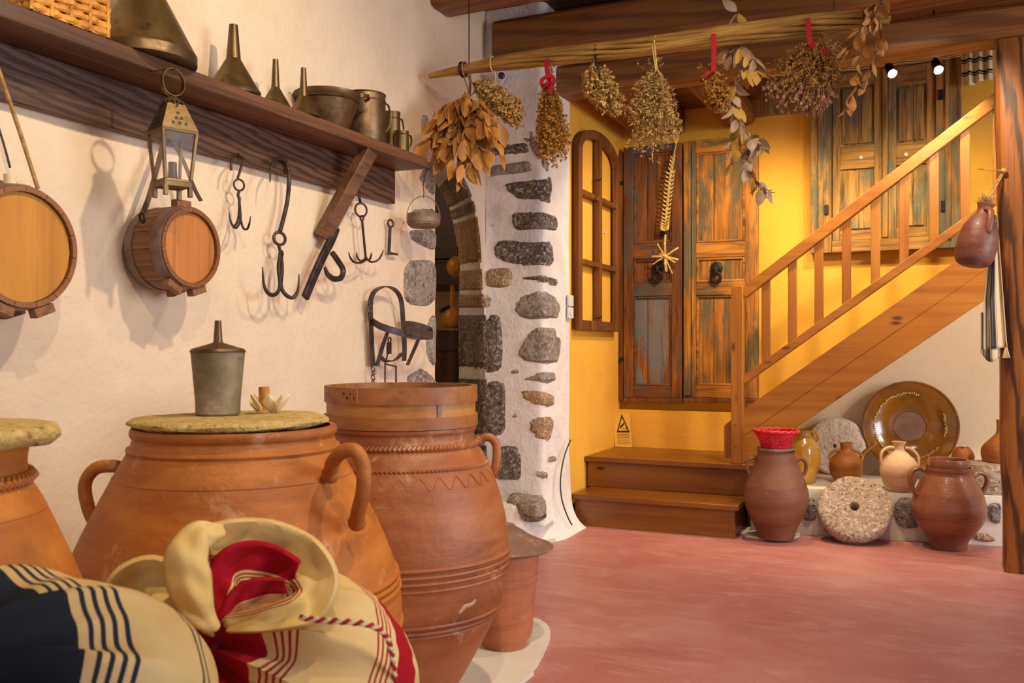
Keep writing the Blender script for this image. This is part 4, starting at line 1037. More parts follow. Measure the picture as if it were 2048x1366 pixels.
# ================================================================== CLOTH SACKS IN FRONT
def sack(name, label, uc, vc, fc, Rpx, tie, m, nf, seed, cat='sack'):
    C = PF(uc, vc, fc); R_ = Rpx*fc/F
    du, dv = (tie[0]-uc)/Rpx, (vc-tie[1])/Rpx; dq = math.sqrt(max(0.05, 1-du*du-dv*dv))
    ax = (RGT*du + V((0, 0, 1))*dv - FWD*dq).normalized()
    e1 = ax.cross(V((0, 0, 1))).normalized(); e2 = ax.cross(e1)
    t = thing(name, label, cat, V((C.x, C.y, .0)))
    nu, nv_ = 160, 54; vs = []; uv = []; fs = []
    for j in range(nv_+1):
        w = j/nv_; th = .05 + w*(PI*.80-.05)
        for i in range(nu):
            ph = 2*PI*i/nu
            fo = (1-2*abs(math.sin(.5*(nf*ph+seed+1.3*math.sin(2*ph))))) * .75 + .25*math.sin((nf*1.7//1)*ph+seed*2)
            k = 1 + .17*fo*math.exp(-((th-.55)/.60)**2) + .05*mnoise.noise(V((math.cos(ph)*2+seed, math.sin(ph)*2, th*2.0)))
            k += .022*mnoise.noise(V((math.cos(ph)*6+seed, math.sin(ph)*6, th*1.6)))
            k *= (1 - .16*math.exp(-(th/.16)**2))
            p = (e1*math.cos(ph) + e2*math.sin(ph))*math.sin(th) + ax*math.cos(th)
            p = C + p*(R_*k)
            if p.z < C.z: p.z = C.z + (p.z-C.z)*((C.z-.005)/(R_*1.0))
            p.z = max(p.z, .02)
            vs.append(p); uv.append((w*1.28 + .012*fo*math.exp(-th), ph/(2*PI)))
    for j in range(nv_):
        for i in range(nu): fs.append((j*nu+i, j*nu+(i+1) % nu, (j+1)*nu+(i+1) % nu, (j+1)*nu+i))
    mb = MB().add(vs, fs); obj('sack_body', mb, m, t, ang=80, uv=uv)
    return t, C, R_, ax
t, C, R_, ax = sack('cloth_sack', 'tied linen sack with red stripes and a curled top in front', 592, 1400, 1.36, 250, (432, 1252), M['sackR'], 13, .7)
tie = C + ax*R_*.93
# gathered mouth: three cloth lobes around the tie
def lobe(name, path, widths, cup, m, uvr, roll=.012):
    """strip of cloth: centre line path (3d), half widths, cupped cross-section"""
    cv = crv3(path, 8); n = len(cv); ws_ = [w[0] for w in crv([(x,) for x in widths], 8)]
    nw = 14; vs = []; uv = []
    prev = None
    for i, p in enumerate(cv):
        tg = (cv[min(i+1, n-1)]-cv[max(i-1, 0)]).normalized()
        toc = (CAM-p).normalized(); sd = tg.cross(toc).normalized(); nn = sd.cross(tg)
        for j in range(nw+1):
            y = j/nw*2-1
            h = cup*(y*y-1)*ws_[i]*1.2 + .004*math.sin(i*.7+y*3) + .009*mnoise.noise(V((p.x*28, p.z*28+y*.8, y*1.1)))
            if abs(y) > .85: h -= roll*(abs(y)-.85)/.15
            vs.append(p + sd*(y*ws_[i]) + nn*h); uv.append((uvr[0] + (uvr[1]-uvr[0])*(j/nw), i/n))
    fs = [(i*(nw+1)+j, i*(nw+1)+j+1, (i+1)*(nw+1)+j+1, (i+1)*(nw+1)+j) for i in range(n-1) for j in range(nw)]
    o = obj(name, MB().add(vs, fs), m, t, ang=80, uv=uv)
    md = o.modifiers.new('s', 'SOLIDIFY'); md.thickness = .004; md.offset = 0
    return o
g = 1.36
# big back loop: from the tie up over the top and round to the right
lobe('cloth_loop', [PF(420, 1250, 1.20), PF(392, 1170, 1.20), PF(400, 1100, 1.24), PF(455, 1082, 1.28), PF(530, 1088, 1.30), PF(600, 1118, 1.29), PF(632, 1165, 1.25), PF(612, 1212, 1.20), PF(540, 1236, 1.17), PF(450, 1248, 1.17)],
     [.012, .016, .020, .028, .034, .034, .028, .022, .016, .010], .5, M['ruffle'], (1.0, .42))
lobe('cloth_fold', [PF(425, 1258, 1.165), PF(395, 1215, 1.155), PF(378, 1160, 1.16), PF(375, 1110, 1.18), PF(400, 1072, 1.22), PF(440, 1066, 1.26)],
     [.010, .020, .026, .026, .020, .012], -.5, M['ruffle'], (.6, 1.0))
lobe('cloth_fold', [PF(428, 1250, 1.18), PF(360, 1190, 1.22), PF(310, 1160, 1.26), PF(268, 1170, 1.28), PF(240, 1205, 1.28)],
     [.010, .022, .030, .032, .030], .5, M['ruffle'], (.55, 1.0))
lobe('cloth_centre', [PF(440, 1240, 1.185), PF(455, 1180, 1.22), PF(480, 1140, 1.25), PF(530, 1140, 1.265), PF(580, 1160, 1.26)],
     [.008, .030, .036, .036, .028], .55, M['ruffle'], (.02, .62))
lobe('cloth_centre', [PF(445, 1242, 1.175), PF(480, 1205, 1.195), PF(520, 1190, 1.21), PF(570, 1185, 1.215)],
     [.006, .018, .022, .016], .6, M['ruffle'], (.02, .62))
# twisted cord
pts = [PF(600, 1234, 1.165), PF(640, 1240, 1.16), PF(690, 1243, 1.165), PF(740, 1250, 1.185), PF(772, 1272, 1.22), PF(784, 1310, 1.25), PF(790, 1360, 1.28)]
cv = crv3(pts, 14); mb1, mb2 = MB(), MB()
for w, q_ in ((0, mb1), (1, mb2)):
    pp = [p + V((.0022*math.cos(i*.9+w*PI), 0, .0022*math.sin(i*.9+w*PI))) for i, p in enumerate(cv)]
    q_.tube(pp, .0026, 6)
obj('cord_strand', mb1, M['red'], t); obj('cord_strand', mb2, M['shell'], t)
obj('tie_cord', MB().torus(tie, .032, .005, ax, 28, 8), M['red'], t)
sack('cloth_sack', 'tied linen sack with navy stripes in the lower left corner', 95, 1500, 1.00, 340, (-20, 1300), M['sackB'], 11, 2.1)
# ================================================================== SHELF
XSF, ZS0, ZS1 = .205, 1.867, 1.914
t = thing('wall_shelf', 'long dark wooden shelf with a back board on the cream wall', 'shelf', (.02, 1.5, 1.71))
obj('shelf_board', MB().box((.014, -1.6, ZS0), (XSF, 3.655, ZS1)), M['shelf'], t, bevel=.004)
obj('back_board', MB().box((.014, -1.6, 1.714), (.040, 3.64, ZS0-.001)), M['shelf_black'], t, bevel=.003)
b0, b1 = V((.188, 3.20, ZS0-.003)), V((.030, 3.09, 1.50))
obj('bracket', MB().bar(b0, b1, .062, .05, (1, 0, .3)), M['shelf'], t, bevel=.003)
def on_shelf(u, x): p = PX(u, 200, x); return V((x, p.y, ZS1+.0005))
def lat(t, name, c, P, m, n=40): return obj(name, MB().lathe((c.x, c.y, 0), P, n), m, t)
def funnel(label, u, x, vtop, vneck, hwt, hwn, hwb, m='brass', rim=.014, cone=None):
    c = on_shelf(u, x); f = depth(c); t = thing('metal_funnel', label, 'funnel', c, 'upturned funnels on the shelf')
    k = f/F; zt = zv(vtop, f) if vtop is not None else 2.5; zn = zv(vneck, f)
    rb = hwb*k*.96; rn = hwn*k; rt = hwt*k; z0 = c.z
    lat(t, 'cone', c, [(rb-.002, z0+rim), (rb, z0+rim), (rn, zn), (rn-.002, zn), (rb-.004, z0+rim)], M[m])
    lat(t, 'rim_band', c, [(rb-.002, z0), (rb+.002, z0), (rb+.003, z0+rim*.3), (rb+.0015, z0+rim*.5), (rb+.003, z0+rim*.8), (rb+.001, z0+rim), (rb-.003, z0+rim)], M['tin'])
    lat(t, 'spout', c, [(rn+.0005, zn-.002), (rt, zt), (rt-.002, zt), (rt-.002, zt-.03)], M['tin'], 24)
    return t
funnel('largest brass funnel standing upside down next to the wicker basket', 288, .118, -105, -42, 15, 22, 104, rim=.032)
funnel('upside-down brass funnel second from the basket, above the lantern', 467, .12, 50, 118, 8.5, 14, 54)
funnel('small upside-down funnel with a thin spout, third from the basket', 551, .13, 119, 175, 5.5, 8, 33, rim=.006)
funnel('smallest upside-down funnel standing before the dark bowl', 607, .155, 136, 193, 5, 8, 33, rim=.006)
# two-handled dark bowl
c = on_shelf(655, .105); f = depth(c); k = f/F; t = thing('metal_bowl', 'dark flared metal bowl with two small handles on the shelf', 'bowl', c)
zt = zv(190, f); lat(t, 'body', c, [(0, c.z), (41*k, c.z), (42*k, c.z+.004), (60*k, zt-.035), (64*k, zt-.03), (62*k, zt-.024), (66*k, zt-.012), (67*k, zt), (65*k, zt), (58*k, zt-.04), (38*k, c.z+.006), (0, c.z+.006)], M['tin'], 48)
s = side_dir(c)
for sg in (-1, 1):
    o_ = c + s*sg*(65*k); o_.z = zt-.012
    obj('handle', MB().strap([o_+V((0, -.03, 0)), o_+s*sg*.02+V((0, -.028, .012)), o_+s*sg*.034+V((0, 0, .016)), o_+s*sg*.02+V((0, .028, .012)), o_+V((0, .03, 0))], .014, .002, (0, 0, 1)), M['brass'], t, ang=60)
def mug(name, label, u, x, hw, vtop, hs, m='brass'):
    c = on_shelf(u, x); f = depth(c); k = f/F; r = hw*k; zt = zv(vtop, f); t = thing(name, label, 'mug', c, 'measuring mugs on the shelf')
    lat(t, 'body', c, [(0, c.z), (r, c.z), (r*1.01, c.z+.003), (r*.97, zt-.006), (r*1.0, zt-.003), (r*.99, zt), (r*.93, zt), (r*.93, c.z+.004), (0, c.z+.004)], M[m], 40)
    ring_band(c, r*.985, zt-(zt-c.z)*.16, .0025, M[m], t, 'bead')
    s = (side_dir(c)*.8 + V((0, .6, 0))).normalized(); h = zt-c.z
    o_ = V((c.x, c.y, 0)) + s*r*.96
    pts = crv3([o_+V((0, 0, zt-h*.12)), o_+s*hs+V((0, 0, zt-h*.14)), o_+s*hs*1.5+V((0, 0, zt-h*.35)), o_+s*hs*1.1+V((0, 0, zt-h*.6)), o_+V((0, 0, zt-h*.78))], 6)
    obj('handle', MB().strap(pts, .016, .0025, s.cross(V((0, 0, 1)))), M[m], t, ang=60)
mug('metal_mug', 'largest cylindrical metal measuring mug on the shelf', 730, .115, 42, 190, .022, 'tin')
mug('metal_mug', 'middle metal measuring mug behind the smallest one', 783, .080, 18, 225, .014)
mug('metal_mug', 'smallest metal measuring mug near the shelf end', 803, .150, 15, 263, .012)
# wicker basket at the left end
c = on_shelf(98, .12); f = depth(c); k = f/F
t = thing('wicker_basket', 'honey coloured woven basket at the left end of the shelf', 'basket', c)
hx, hy, hz = .085, .12, .2
for i in range(9):
    mb = MB(); z = c.z + .012 + i*.022; pts = []
    per = [(c.x+sx*hx, c.y+sy*hy) for sx, sy in ((-1,-1),(1,-1),(1,1),(-1,1))]
    n = 10
    for e in range(4):
        a, b = per[e], per[(e+1) % 4]
        for j in range(n):
            w = j/n; o_ = .005*(1 if (j+i) % 2 else -1); nx, ny = (b[1]-a[1]), -(b[0]-a[0]); L = math.hypot(nx, ny)
            pts.append(V((a[0]+(b[0]-a[0])*w + nx/L*o_, a[1]+(b[1]-a[1])*w + ny/L*o_, z)))
    mb.tube(pts, .010, 6, closed=True, flat=.5, fdir=(0, 0, 1)); obj('weave_strand', mb, M['wicker'], t)
per = []
for sx in (-1, 1):
    for j in range(5): per.append((c.x+sx*hx, c.y-hy+2*hy*j/4))
for sy in (-1, 1):
    for j in range(1, 4): per.append((c.x-hx+2*hx*j/4, c.y+sy*hy))
for (x, y) in per: obj('stake', MB().tube([V((x, y, c.z)), V((x, y, c.z+hz+.01))], .006, 6), M['wicker'], t)
obj('base', MB().box((c.x-hx, c.y-hy, c.z), (c.x+hx, c.y+hy, c.z+.008)), M['wicker'], t)

# ================================================================== LANTERN
lx = .285; p0 = PX(345, 300, lx); f = depth(p0); k = f/F; cx, cy = p0.x, p0.y
zz = lambda v: zv(v, f)
t = thing('brass_lantern', 'old four-sided brass lantern hanging from the shelf edge', 'lantern', (cx, cy, zz(396)))
ra = math.atan2((CAM-p0).y, (CAM-p0).x) + math.radians(24)
e1, e2 = V((math.cos(ra), math.sin(ra), 0)), V((-math.sin(ra), math.cos(ra), 0))
def sq(h, z): return [V((cx, cy, z)) + e1*(a*h) + e2*(b*h) for a, b in ((1,-1),(1,1),(-1,1),(-1,-1))]
def frus(mb, h0, z0, h1, z1, cap=True):
    return mb.add(sq(h0, z0)+sq(h1, z1), [(0,1,5,4),(1,2,6,5),(2,3,7,6),(3,0,4,7)] + ([(3,2,1,0),(4,5,6,7)] if cap else []))
K = k*.86
roof = obj('roof', frus(frus(MB(), 43*K, zz(270), 44*K, zz(265)), 44*K, zz(265), 21*K, zz(210)), M['lantern'], t, bevel=.001)
for (q_, ys_) in ((0, -.0), (.32, 0), (.55, -.16), (.55, .16), (.78, -.36), (.78, 0), (.78, .36)):
    for e, e_ in ((e1, e2), (-e2, e1)):
        w = .10+q_*.85; hh = (21+(44-21)*w)*K; z = zz(210)+(zz(265)-zz(210))*w
        c = V((cx, cy, z)) + e*(hh+.0005) + e_*(ys_*hh*1.1); nn = (e + V((0, 0, .42))).normalized()
        obj('vent_hole', MB().lathe(c-nn*.002, [(.0045, 0), (.0045, .003), (0, .0032)], 10, nn), M['blackp'], roof)
mb = MB(); n = 16
for j in range(n):
    a0, a1 = 2*PI*j/n, 2*PI*(j+1)/n; am = (a0+a1)/2
    P = lambda a, r, z: V((cx+r*math.cos(a), cy+r*math.sin(a), z))
    mb.add([P(a0, 10*K, zz(196)), P(a1, 10*K, zz(196)), P(a1, 27*K, zz(205)), P(am, 29*K, zz(211)), P(a0, 27*K, zz(205))], [(0, 1, 2, 3, 4)])
mb.lathe((cx, cy, 0), [(20*K, zz(211)), (20*K, zz(203)), (11*K, zz(195)), (0, zz(193))], 20)
obj('scalloped_cap', mb, M['lantern'], t)
rc = V((cx, cy, zz(165))); rd = (e1*.99+e2*.14).normalized()
rw = rd.cross(V((0, 0, 1)))
pts = [rc + rw*(27*K*1.05*math.cos(2*PI*j/32)) + V((0, 0, 28*k*.97*math.sin(2*PI*j/32))) for j in range(33)]
obj('carrying_ring', MB().strap(pts, .017, .002, rd), M['lantern'], t, ang=60)
for a, b in ((1,-1),(1,1),(-1,1),(-1,-1)):
    hi = V((cx, cy, zz(268))) + e1*(a*40*K) + e2*(b*40*K); lo = V((cx, cy, zz(362))) + e1*(a*30*K) + e2*(b*30*K)
    obj('corner_bar', MB().bar(lo, hi, .009, .009, e1), M['lantern'], t, bevel=.001)
for e, e_ in ((e1, e2), (e2, -e1), (-e1, -e2), (-e2, e1)):
    A = [V((cx, cy, zz(362)))+e*29*K-e_*26*K, V((cx, cy, zz(362)))+e*29*K+e_*26*K, V((cx, cy, zz(270)))+e*38.5*K+e_*36*K, V((cx, cy, zz(270)))+e*38.5*K-e_*36*K]
    obj('glass_pane', MB().prism(A, -e*.0015), M['glass'], t, ang=0)
obj('base_plate', frus(frus(MB(), 32*K, zz(376), 33*K, zz(366)), 33*K, zz(366), 31*K, zz(361)), M['lantern'], t, bevel=.001)
for a, b in ((1,-1),(1,1),(-1,1),(-1,-1)):
    c = V((cx, cy, zz(385))) + e1*(a*29*K) + e2*(b*29*K); obj('foot', MB().obox(c, e1*.006, e2*.006, V((0, 0, .015))), M['lantern'], t, bevel=.001)
obj('candle_socket', MB().lathe((cx, cy, 0), [(0, zz(361)), (.014, zz(361)), (.012, zz(340)), (.012, zz(325)), (0, zz(325))], 16), M['brass'], t)
p = PX(308, 131, XSF+.001); obj_n = MB().tube([V((XSF-.01, cy, zz(139)+.004)), V((XSF+.05, cy, zz(139)+.002)), V((lx+.01, cy, zz(139)-.001)), V((lx+.014, cy, zz(139)+.008))], .0032, 8)
tag(obj('iron_nail', obj_n, M['brass']), 'nail in the shelf edge holding the lantern ring', 'nail')

# ================================================================== BARRELS ON THE WALL
def barrel(label, u, v, x0, x1, R_, mh, hooped, feet, seed):
    c1 = PX(u, v, x1); y, z = c1.y, c1.z; L = x1-x0
    t = thing('wooden_keg', label, 'keg', (x0, y, z)); N = 15
    def rr(w): return R_*(.955 + .05*math.sin(PI*w))
    src = None
    for i in range(N):
        a0, a1 = 2*PI*i/N + .006, 2*PI*(i+1)/N - .006
        if src is None:
            mb = MB(); nu = 3; nv_ = 6
            P = lambda a, r, w: V((x0+L*w, y+r*math.sin(a), z+r*math.cos(a)))
            for (rf, ) in ((0,), (1,)):
                pass
            vs = []; fs = []
            for j in range(nv_+1):
                w = j/nv_
                for q_ in range(nu+1):
                    a = a0+(a1-a0)*q_/nu; vs.append(P(a, rr(w), w))
                for q_ in range(nu, -1, -1):
                    a = a0+(a1-a0)*q_/nu; vs.append(P(a, rr(w)-.014, w))
            m2 = 2*(nu+1)
            for j in range(nv_):
                for q_ in range(m2): fs.append((j*m2+q_, j*m2+(q_+1) % m2, (j+1)*m2+(q_+1) % m2, (j+1)*m2+q_))
            fs += [tuple(range(m2)), tuple(nv_*m2+q_ for q_ in range(m2))]
            src = obj('stave', mb.add(vs, fs), M['barrel'], t, ang=40)
        else: inst('stave', src, t, Matrix.Rotation(-2*PI*i/N, 4, 'X'))
    for (w0, w1) in hooped:
        pf = [(rr(w0)+.0003, w0*L), (rr(w0)+.003, w0*L), (rr(w1)+.003, w1*L), (rr(w1)+.0003, w1*L), (rr(w0)+.0003, w0*L)]
        obj('hoop', MB().lathe((x0, y, z), pf, 56, (1, 0, 0)), M['hoop'], t)
    # heads made of boards
    cuts = [-1, -.42, .30, .62, 1]; rh = rr(1)-.0135
    for a, b in zip(cuts, cuts[1:]):
        pts = []
        for j in range(9): q_ = a+(b-a)*j/8; pts.append((q_*rh, math.sqrt(max(0, 1-q_*q_))*rh))
        pol = [(p, q_) for p, q_ in pts] + [(p, -q_) for p, q_ in reversed(pts)]
        pol = [pol[i] for i in range(len(pol)) if i == 0 or (abs(pol[i][0]-pol[i-1][0])+abs(pol[i][1]-pol[i-1][1])) > 1e-5]
        if abs(pol[0][0]-pol[-1][0])+abs(pol[0][1]-pol[-1][1]) < 1e-5: pol = pol[:-1]
        g = .0008
        obj('head_board', MB().prism([(x1-.022, y+p*(1-g), z+q_) for p, q_ in pol], (.010, 0, 0)), mh, t, ang=0, bevel=.0008)
    obj('back_head', MB().lathe((x0+.012, y, z), [(0, 0), (rr(0)-.0135, 0), (rr(0)-.0135, .008), (0, .008)], 40, (1, 0, 0)), mh, t)
    for (a, w) in feet:
        c = V((x0+L*w, y+math.sin(a)*(R_+.008), z+math.cos(a)*(R_+.008))); dn = V((0, math.sin(a), math.cos(a)))
        obj('foot_block', MB().obox(c, V((.014, 0, 0)), dn*.012, V((1, 0, 0)).cross(dn)*.030), M['barrel'], t, bevel=.002)
    return t, V((x0, y, z)), rr
tb1, cb1, _ = barrel('larger amber-headed keg at the left edge, hung from a rope', 52, 494, .03, .19, .163, M['head1'], [(.02, .2), (.80, .95)], [(PI-.3, .25), (PI+.35, .9), (PI-.35, .9), (.1, .2)], 1)
p_top = cb1 + V((.08, .10, .135)); q0 = PX(0, 150, .10)
pr0 = PX(76, 378, .15)
mbr = MB().tube(crv3([pr0, PX(40, 265, .13), PX(0, 148, .11), PX(-60, -20, .09)], 10), .0055, 8); obj('rope', mbr, M['rope'], tb1)
pr1 = PX(20, 335, .14); obj('cord', MB().tube(crv3([pr1, PX(8, 290, .12), PX(-20, 200, .1)], 6), .003, 6), M['wire'], tb1)
obj('bung', MB().tube([cb1+V((.10, .0, .150)), cb1+V((.10, .0, .190))], [.013, .016], 12).ball(cb1+V((.11, .03, .168)), .016, 10, 6, (1, 1.3, .6)), M['shell'], tb1)
tb2, cb2, rr2 = barrel('smaller rust-headed keg hanging under the lantern', 385, 495, .03, .185, .131, M['head2'], [(.0, .22), (.72, .96)], [(PI-.35, .25), (PI-.30, .85), (PI+.45, .85), (0, .7)], 2)
eye = PX(284, 436, .12); topn = PX(334, 262, .045)
obj('strap', MB().strap(crv3([eye+V((0, 0, .01)), PX(296, 400, .105), PX(312, 345, .08), topn], 6), .016, .004, (0, 1, .4)), M['strapl'], tb2, ang=60)
eye2 = PX(402, 402, .12)
obj('strap', MB().strap(crv3([eye2, PX(388, 375, .10), PX(366, 320, .08), topn], 6), .014, .004, (0, 1, .4)), M['strapl'], tb2, ang=60)
obj('strap_ring', MB().torus(eye, .014, .004, (.3, .9, .2), 16, 6), M['ironb'], tb2)

# ================================================================== IRON THINGS ON THE WALL
def irn(t, name, pts, r, n=8, m='iron', k=8): return obj(name, MB().tube(crv3(pts, k), r, n), M[m], t, ang=60)
XH = .060
h = lambda u, v, x=XH: PX(u, v, x)
def taper(n, r, tip=.25): return [r*(1 if i < n*.7 else 1-(1-tip)*(i-n*.7)/(n*.3)) for i in range(n)]
def hook_arm(t, pts, r):
    cv = crv3(pts, 8); return obj('hook_arm', MB().tube(cv, taper(len(cv), r, .2), 8), M['iron'], t, ang=60)
# 1 small triple hook on an S-hook
t = thing('meat_hook', 'small iron drag hook on an S-shaped hook, first from the kegs', 'hook', h(478, 462), 'iron hooks under the shelf')
irn(t, 'hanger', [h(462, 340, .085), h(464, 318, .075), h(476, 308, .05), h(485, 320), h(480, 342), h(475, 356)], .0045)
obj('ring', MB().torus(h(478, 370), .020, .0038, (1, -.4, 0), 22, 7), M['iron'], t)
irn(t, 'link', [h(478, 384), h(476, 390), h(478, 396)], .005)
for P in ([(477, 394, 0), (480, 415, .01), (481, 440, .02), (472, 456, .03), (462, 445, .035), (458, 424, .04)], [(479, 394, 0), (480, 430, -.01), (486, 455, -.01), (494, 458, .02), (499, 446, .04), (501, 432, .05)], [(478, 394, 0), (478, 425, .02), (474, 445, .04), (466, 452, .06), (460, 436, .065)]):
    hook_arm(t, [h(u, v, XH+dx) for u, v, dx in P], .0042)
# 2 large hook with double prong
t = thing('meat_hook', 'large long-shanked iron hook with a double prong below', 'hook', h(562, 600), 'iron hooks under the shelf')
cv = crv3([h(540, 364, .10), h(542, 335, .095), h(552, 318, .07), h(570, 322, .055), h(578, 350), h(575, 400), h(566, 440), h(560, 462)], 8)
obj('shank', MB().tube(cv, [.002+.0065*min(1, i/20) for i in range(len(cv))], 8), M['iron'], t, ang=60)
obj('ring', MB().torus(h(559, 477), .024, .006, (1, -.4, .1), 24, 8), M['iron'], t)
irn(t, 'link', [h(557, 490), h(560, 502), h(562, 515)], .006)
obj('swivel_ring', MB().torus(h(562, 508), .012, .004, (.3, 1, 0), 18, 6), M['iron'], t)
for P in ([(560, 512, 0), (557, 535, .01), (560, 570, .02), (552, 588, .03), (538, 588, .035), (528, 570, .04), (525, 534, .045)], [(562, 512, 0), (564, 540, 0), (562, 572, 0), (572, 590, .01), (586, 595, .02), (596, 580, .03), (598, 548, .035)]):
    hook_arm(t, [h(u, v, XH+dx) for u, v, dx in P], .0075)
# 3 steelyard-like bar with a hook, leaning below the bracket
t = thing('iron_bar_hook', 'rough pitted iron bar with a curled hook below the shelf bracket', 'hook', h(610, 600))
obj('bar', MB().strap(crv3([h(672, 455, .05), h(660, 485, .06), h(640, 525, .06), h(610, 596, .055)], 5), .036, .018, (0, 1, .5)), M['iron'], t, bevel=.004)
cv = crv3([h(664, 505, .07), h(676, 522, .08), h(686, 540, .085), h(682, 555, .09), h(668, 558, .09), h(655, 548, .09), h(650, 535, .09)], 8)
obj('curl', MB().tube(cv, [.012]*(len(cv)-12)+[.012-.0006*i for i in range(12)], 8), M['iron'], t)
# 4 ring with grapnel
t = thing('meat_hook', 'iron ring with a straight shank and four-armed grapnel', 'hook', h(734, 525), 'iron hooks under the shelf')
irn(t, 'hanger', [h(718, 390, .045), h(719, 398, .05), h(721, 405)], .006)
obj('ring', MB().torus(h(722, 420), .029, .0045, (1, -.45, 0), 26, 8), M['iron'], t)
obj('eye', MB().torus(h(724, 436), .010, .004, (.2, 1, 0), 16, 6), M['iron'], t)
irn(t, 'shank', [h(724, 438), h(727, 470), h(732, 522)], .0055)
for P in ([(732, 515, 0), (726, 524, .01), (710, 525, .03), (701, 516, .04), (697, 504, .045)], [(732, 515, 0), (742, 524, .0), (756, 520, .02), (763, 510, .03), (767, 499, .035)], [(732, 516, 0), (722, 522, -.02), (715, 515, -.035), (713, 504, -.04)], [(732, 516, 0), (738, 520, .03), (742, 512, .045), (743, 505, .05)]):
    hook_arm(t, [h(u, v, XH+dx) for u, v, dx in P], .0045)
# 5 key
t = thing('iron_key', 'big old iron key hanging on the wall near the doorway', 'key', h(780, 512, .03))
obj('bow', MB().torus(h(781, 447, .03), .017, .0045, (1, -.2, 0), 20, 7), M['iron'], t)
obj('shaft', MB().tube([h(780, 455, .03), h(778, 510, .03)], .0075, 10), M['iron'], t)
a_, b_ = h(778, 504, .03), h(794, 511, .03); obj('bit', MB().box((.026, a_.y, b_.z), (.036, b_.y, a_.z)), M['iron'], t, bevel=.001)
# 6 small wooden tub scoop on a wire
t = thing('hanging_pail', 'small round wooden pail with a hoop handle hanging at the shelf end', 'pail', h(847, 456, .16))
xb = .16; c = PX(847, 440, xb); f = depth(c); k = f/F
b0_, b1_ = zv(455, f), zv(428, f)
obj('pail_body', MB().lathe((c.x, c.y, 0), [(0, b0_), (26*k, b0_), (32*k, b0_+.012), (32*k, b1_), (29*k, b1_), (29*k, b0_+.014), (0, b0_+.012)], 32), M['tub'], t)
obj('pail_hoop', MB().lathe((c.x, c.y, 0), [(32.2*k, b0_+.02), (33.5*k, b0_+.02), (33.5*k, b0_+.042), (32.2*k, b0_+.042)], 32), M['hoop'], t)
s = side_dir(c)
obj('handle', MB().strap([c + s*(33.5*k*math.cos(PI*j/16)) + V((0, 0, -c.z + b1_-.02 + (zv(392, f)-b1_+.02)*math.sin(PI*j/16))) for j in range(17)], .012, .003, s.cross(V((0, 0, 1)))), M['hoop'], t, ang=60)
pt = V((c.x, c.y, zv(394, f)))
obj('hanging_wire', MB().tube([pt+V((0, 0, -.004)), pt+V((0, .004, .02)), PX(846, 372, .17), PX(853, 338, .196)], .0022, 6), M['wire'], t)
# 7 bridle with chain
t = thing('horse_bridle', 'dark leather bridle with a noseband and chain hanging by the doorway', 'bridle', h(775, 760, .03))
lw_ = (1, 0, 0)
def st(name, P, w, th=.004, wd_=(1, 0, 0), m='leather'): return obj(name, MB().strap(crv3([PX(u, v, x) for u, v, x in P], 6), w, th, wd_), M[m], t, ang=50)
st('crown_strap', [(741, 640, .03), (740, 610, .04), (748, 584, .05), (770, 573, .06), (790, 580, .06), (802, 600, .06), (806, 640, .05), (809, 690, .04), (808, 722, .04)], .022, .005, (.9, .3, 0))
st('cheek_strap', [(741, 600, .03), (742, 650, .03), (744, 700, .03), (746, 732, .03)], .03, .006, (0, 1, 0))
st('noseband', [(744, 642, .03), (760, 652, .10), (790, 662, .16), (830, 672, .18), (862, 672, .15), (860, 660, .09), (830, 650, .05), (806, 648, .04)], .030, .006, (0, 0, 1))
st('noseband_pad', [(812, 660, .185), (840, 667, .18), (862, 670, .16)], .036, .006, (0, 0, 1))
st('diagonal_strap', [(776, 662, .12), (766, 690, .08), (754, 732, .04)], .022, .005, (.3, 1, .3))
st('diagonal_strap', [(838, 676, .16), (828, 700, .12), (815, 730, .08)], .022, .005, (.3, 1, .3))
st('throat_strap', [(758, 712, .05), (772, 722, .06), (790, 720, .06), (804, 706, .05)], .022, .005, (.9, .2, .2))
obj('buckle', MB().torus(PX(741, 618, .045), .014, .003, (1, -.3, 0), 4, 6).torus(PX(742, 606, .045), .010, .003, (1, -.3, 0), 14, 6), M['hoop'], t)
obj('bit_plate', MB().box((.05, PX(777, 700, .05).y-.018, PX(777, 708, .05).z), (.058, PX(777, 700, .05).y+.014, PX(777, 685, .05).z)).torus(PX(779, 680, .055), .012, .0035, (1, 0, 0), 16, 6), M['iron'], t)
obj('bit_bar', MB().tube([PX(776, 706, .055), PX(770, 728, .055), PX(770, 775, .055)], .0035, 6).tube([PX(770, 728, .055), PX(792, 733, .055), PX(792, 775, .055)], .004, 6), M['iron'], t)
for i in range(6):
    c = PX(746, 738+i*8.5, .04); obj('chain_link', MB().torus(c, .0125, .0026, (1, .1, 0) if i % 2 else (.1, 1, 0), 12, 6, .62, None), M['iron'], t)
# ================================================================== POTTERY BY THE STAIRS
def pot(name, label, cat, u, f, zbase, P, m, seed=0., n=56, thick=.008, wob=.006, z_fix=True):
    c = base_at(u, f); prof = pr(u, f, P)
    dz = zbase - prof[0][1]; prof = [(r, z+dz) for r, z in prof]
    t = thing(name, label, cat, V((c.x, c.y, zbase)))
    jar_body(c, prof, M[m], t, n=n, seed=seed, thick=thick, wob=wob, nsub=5)
    return t, c, prof, dz
def hp(pts, f, dz): return [PF(u, v, f)+V((0, 0, dz)) for u, v in pts]
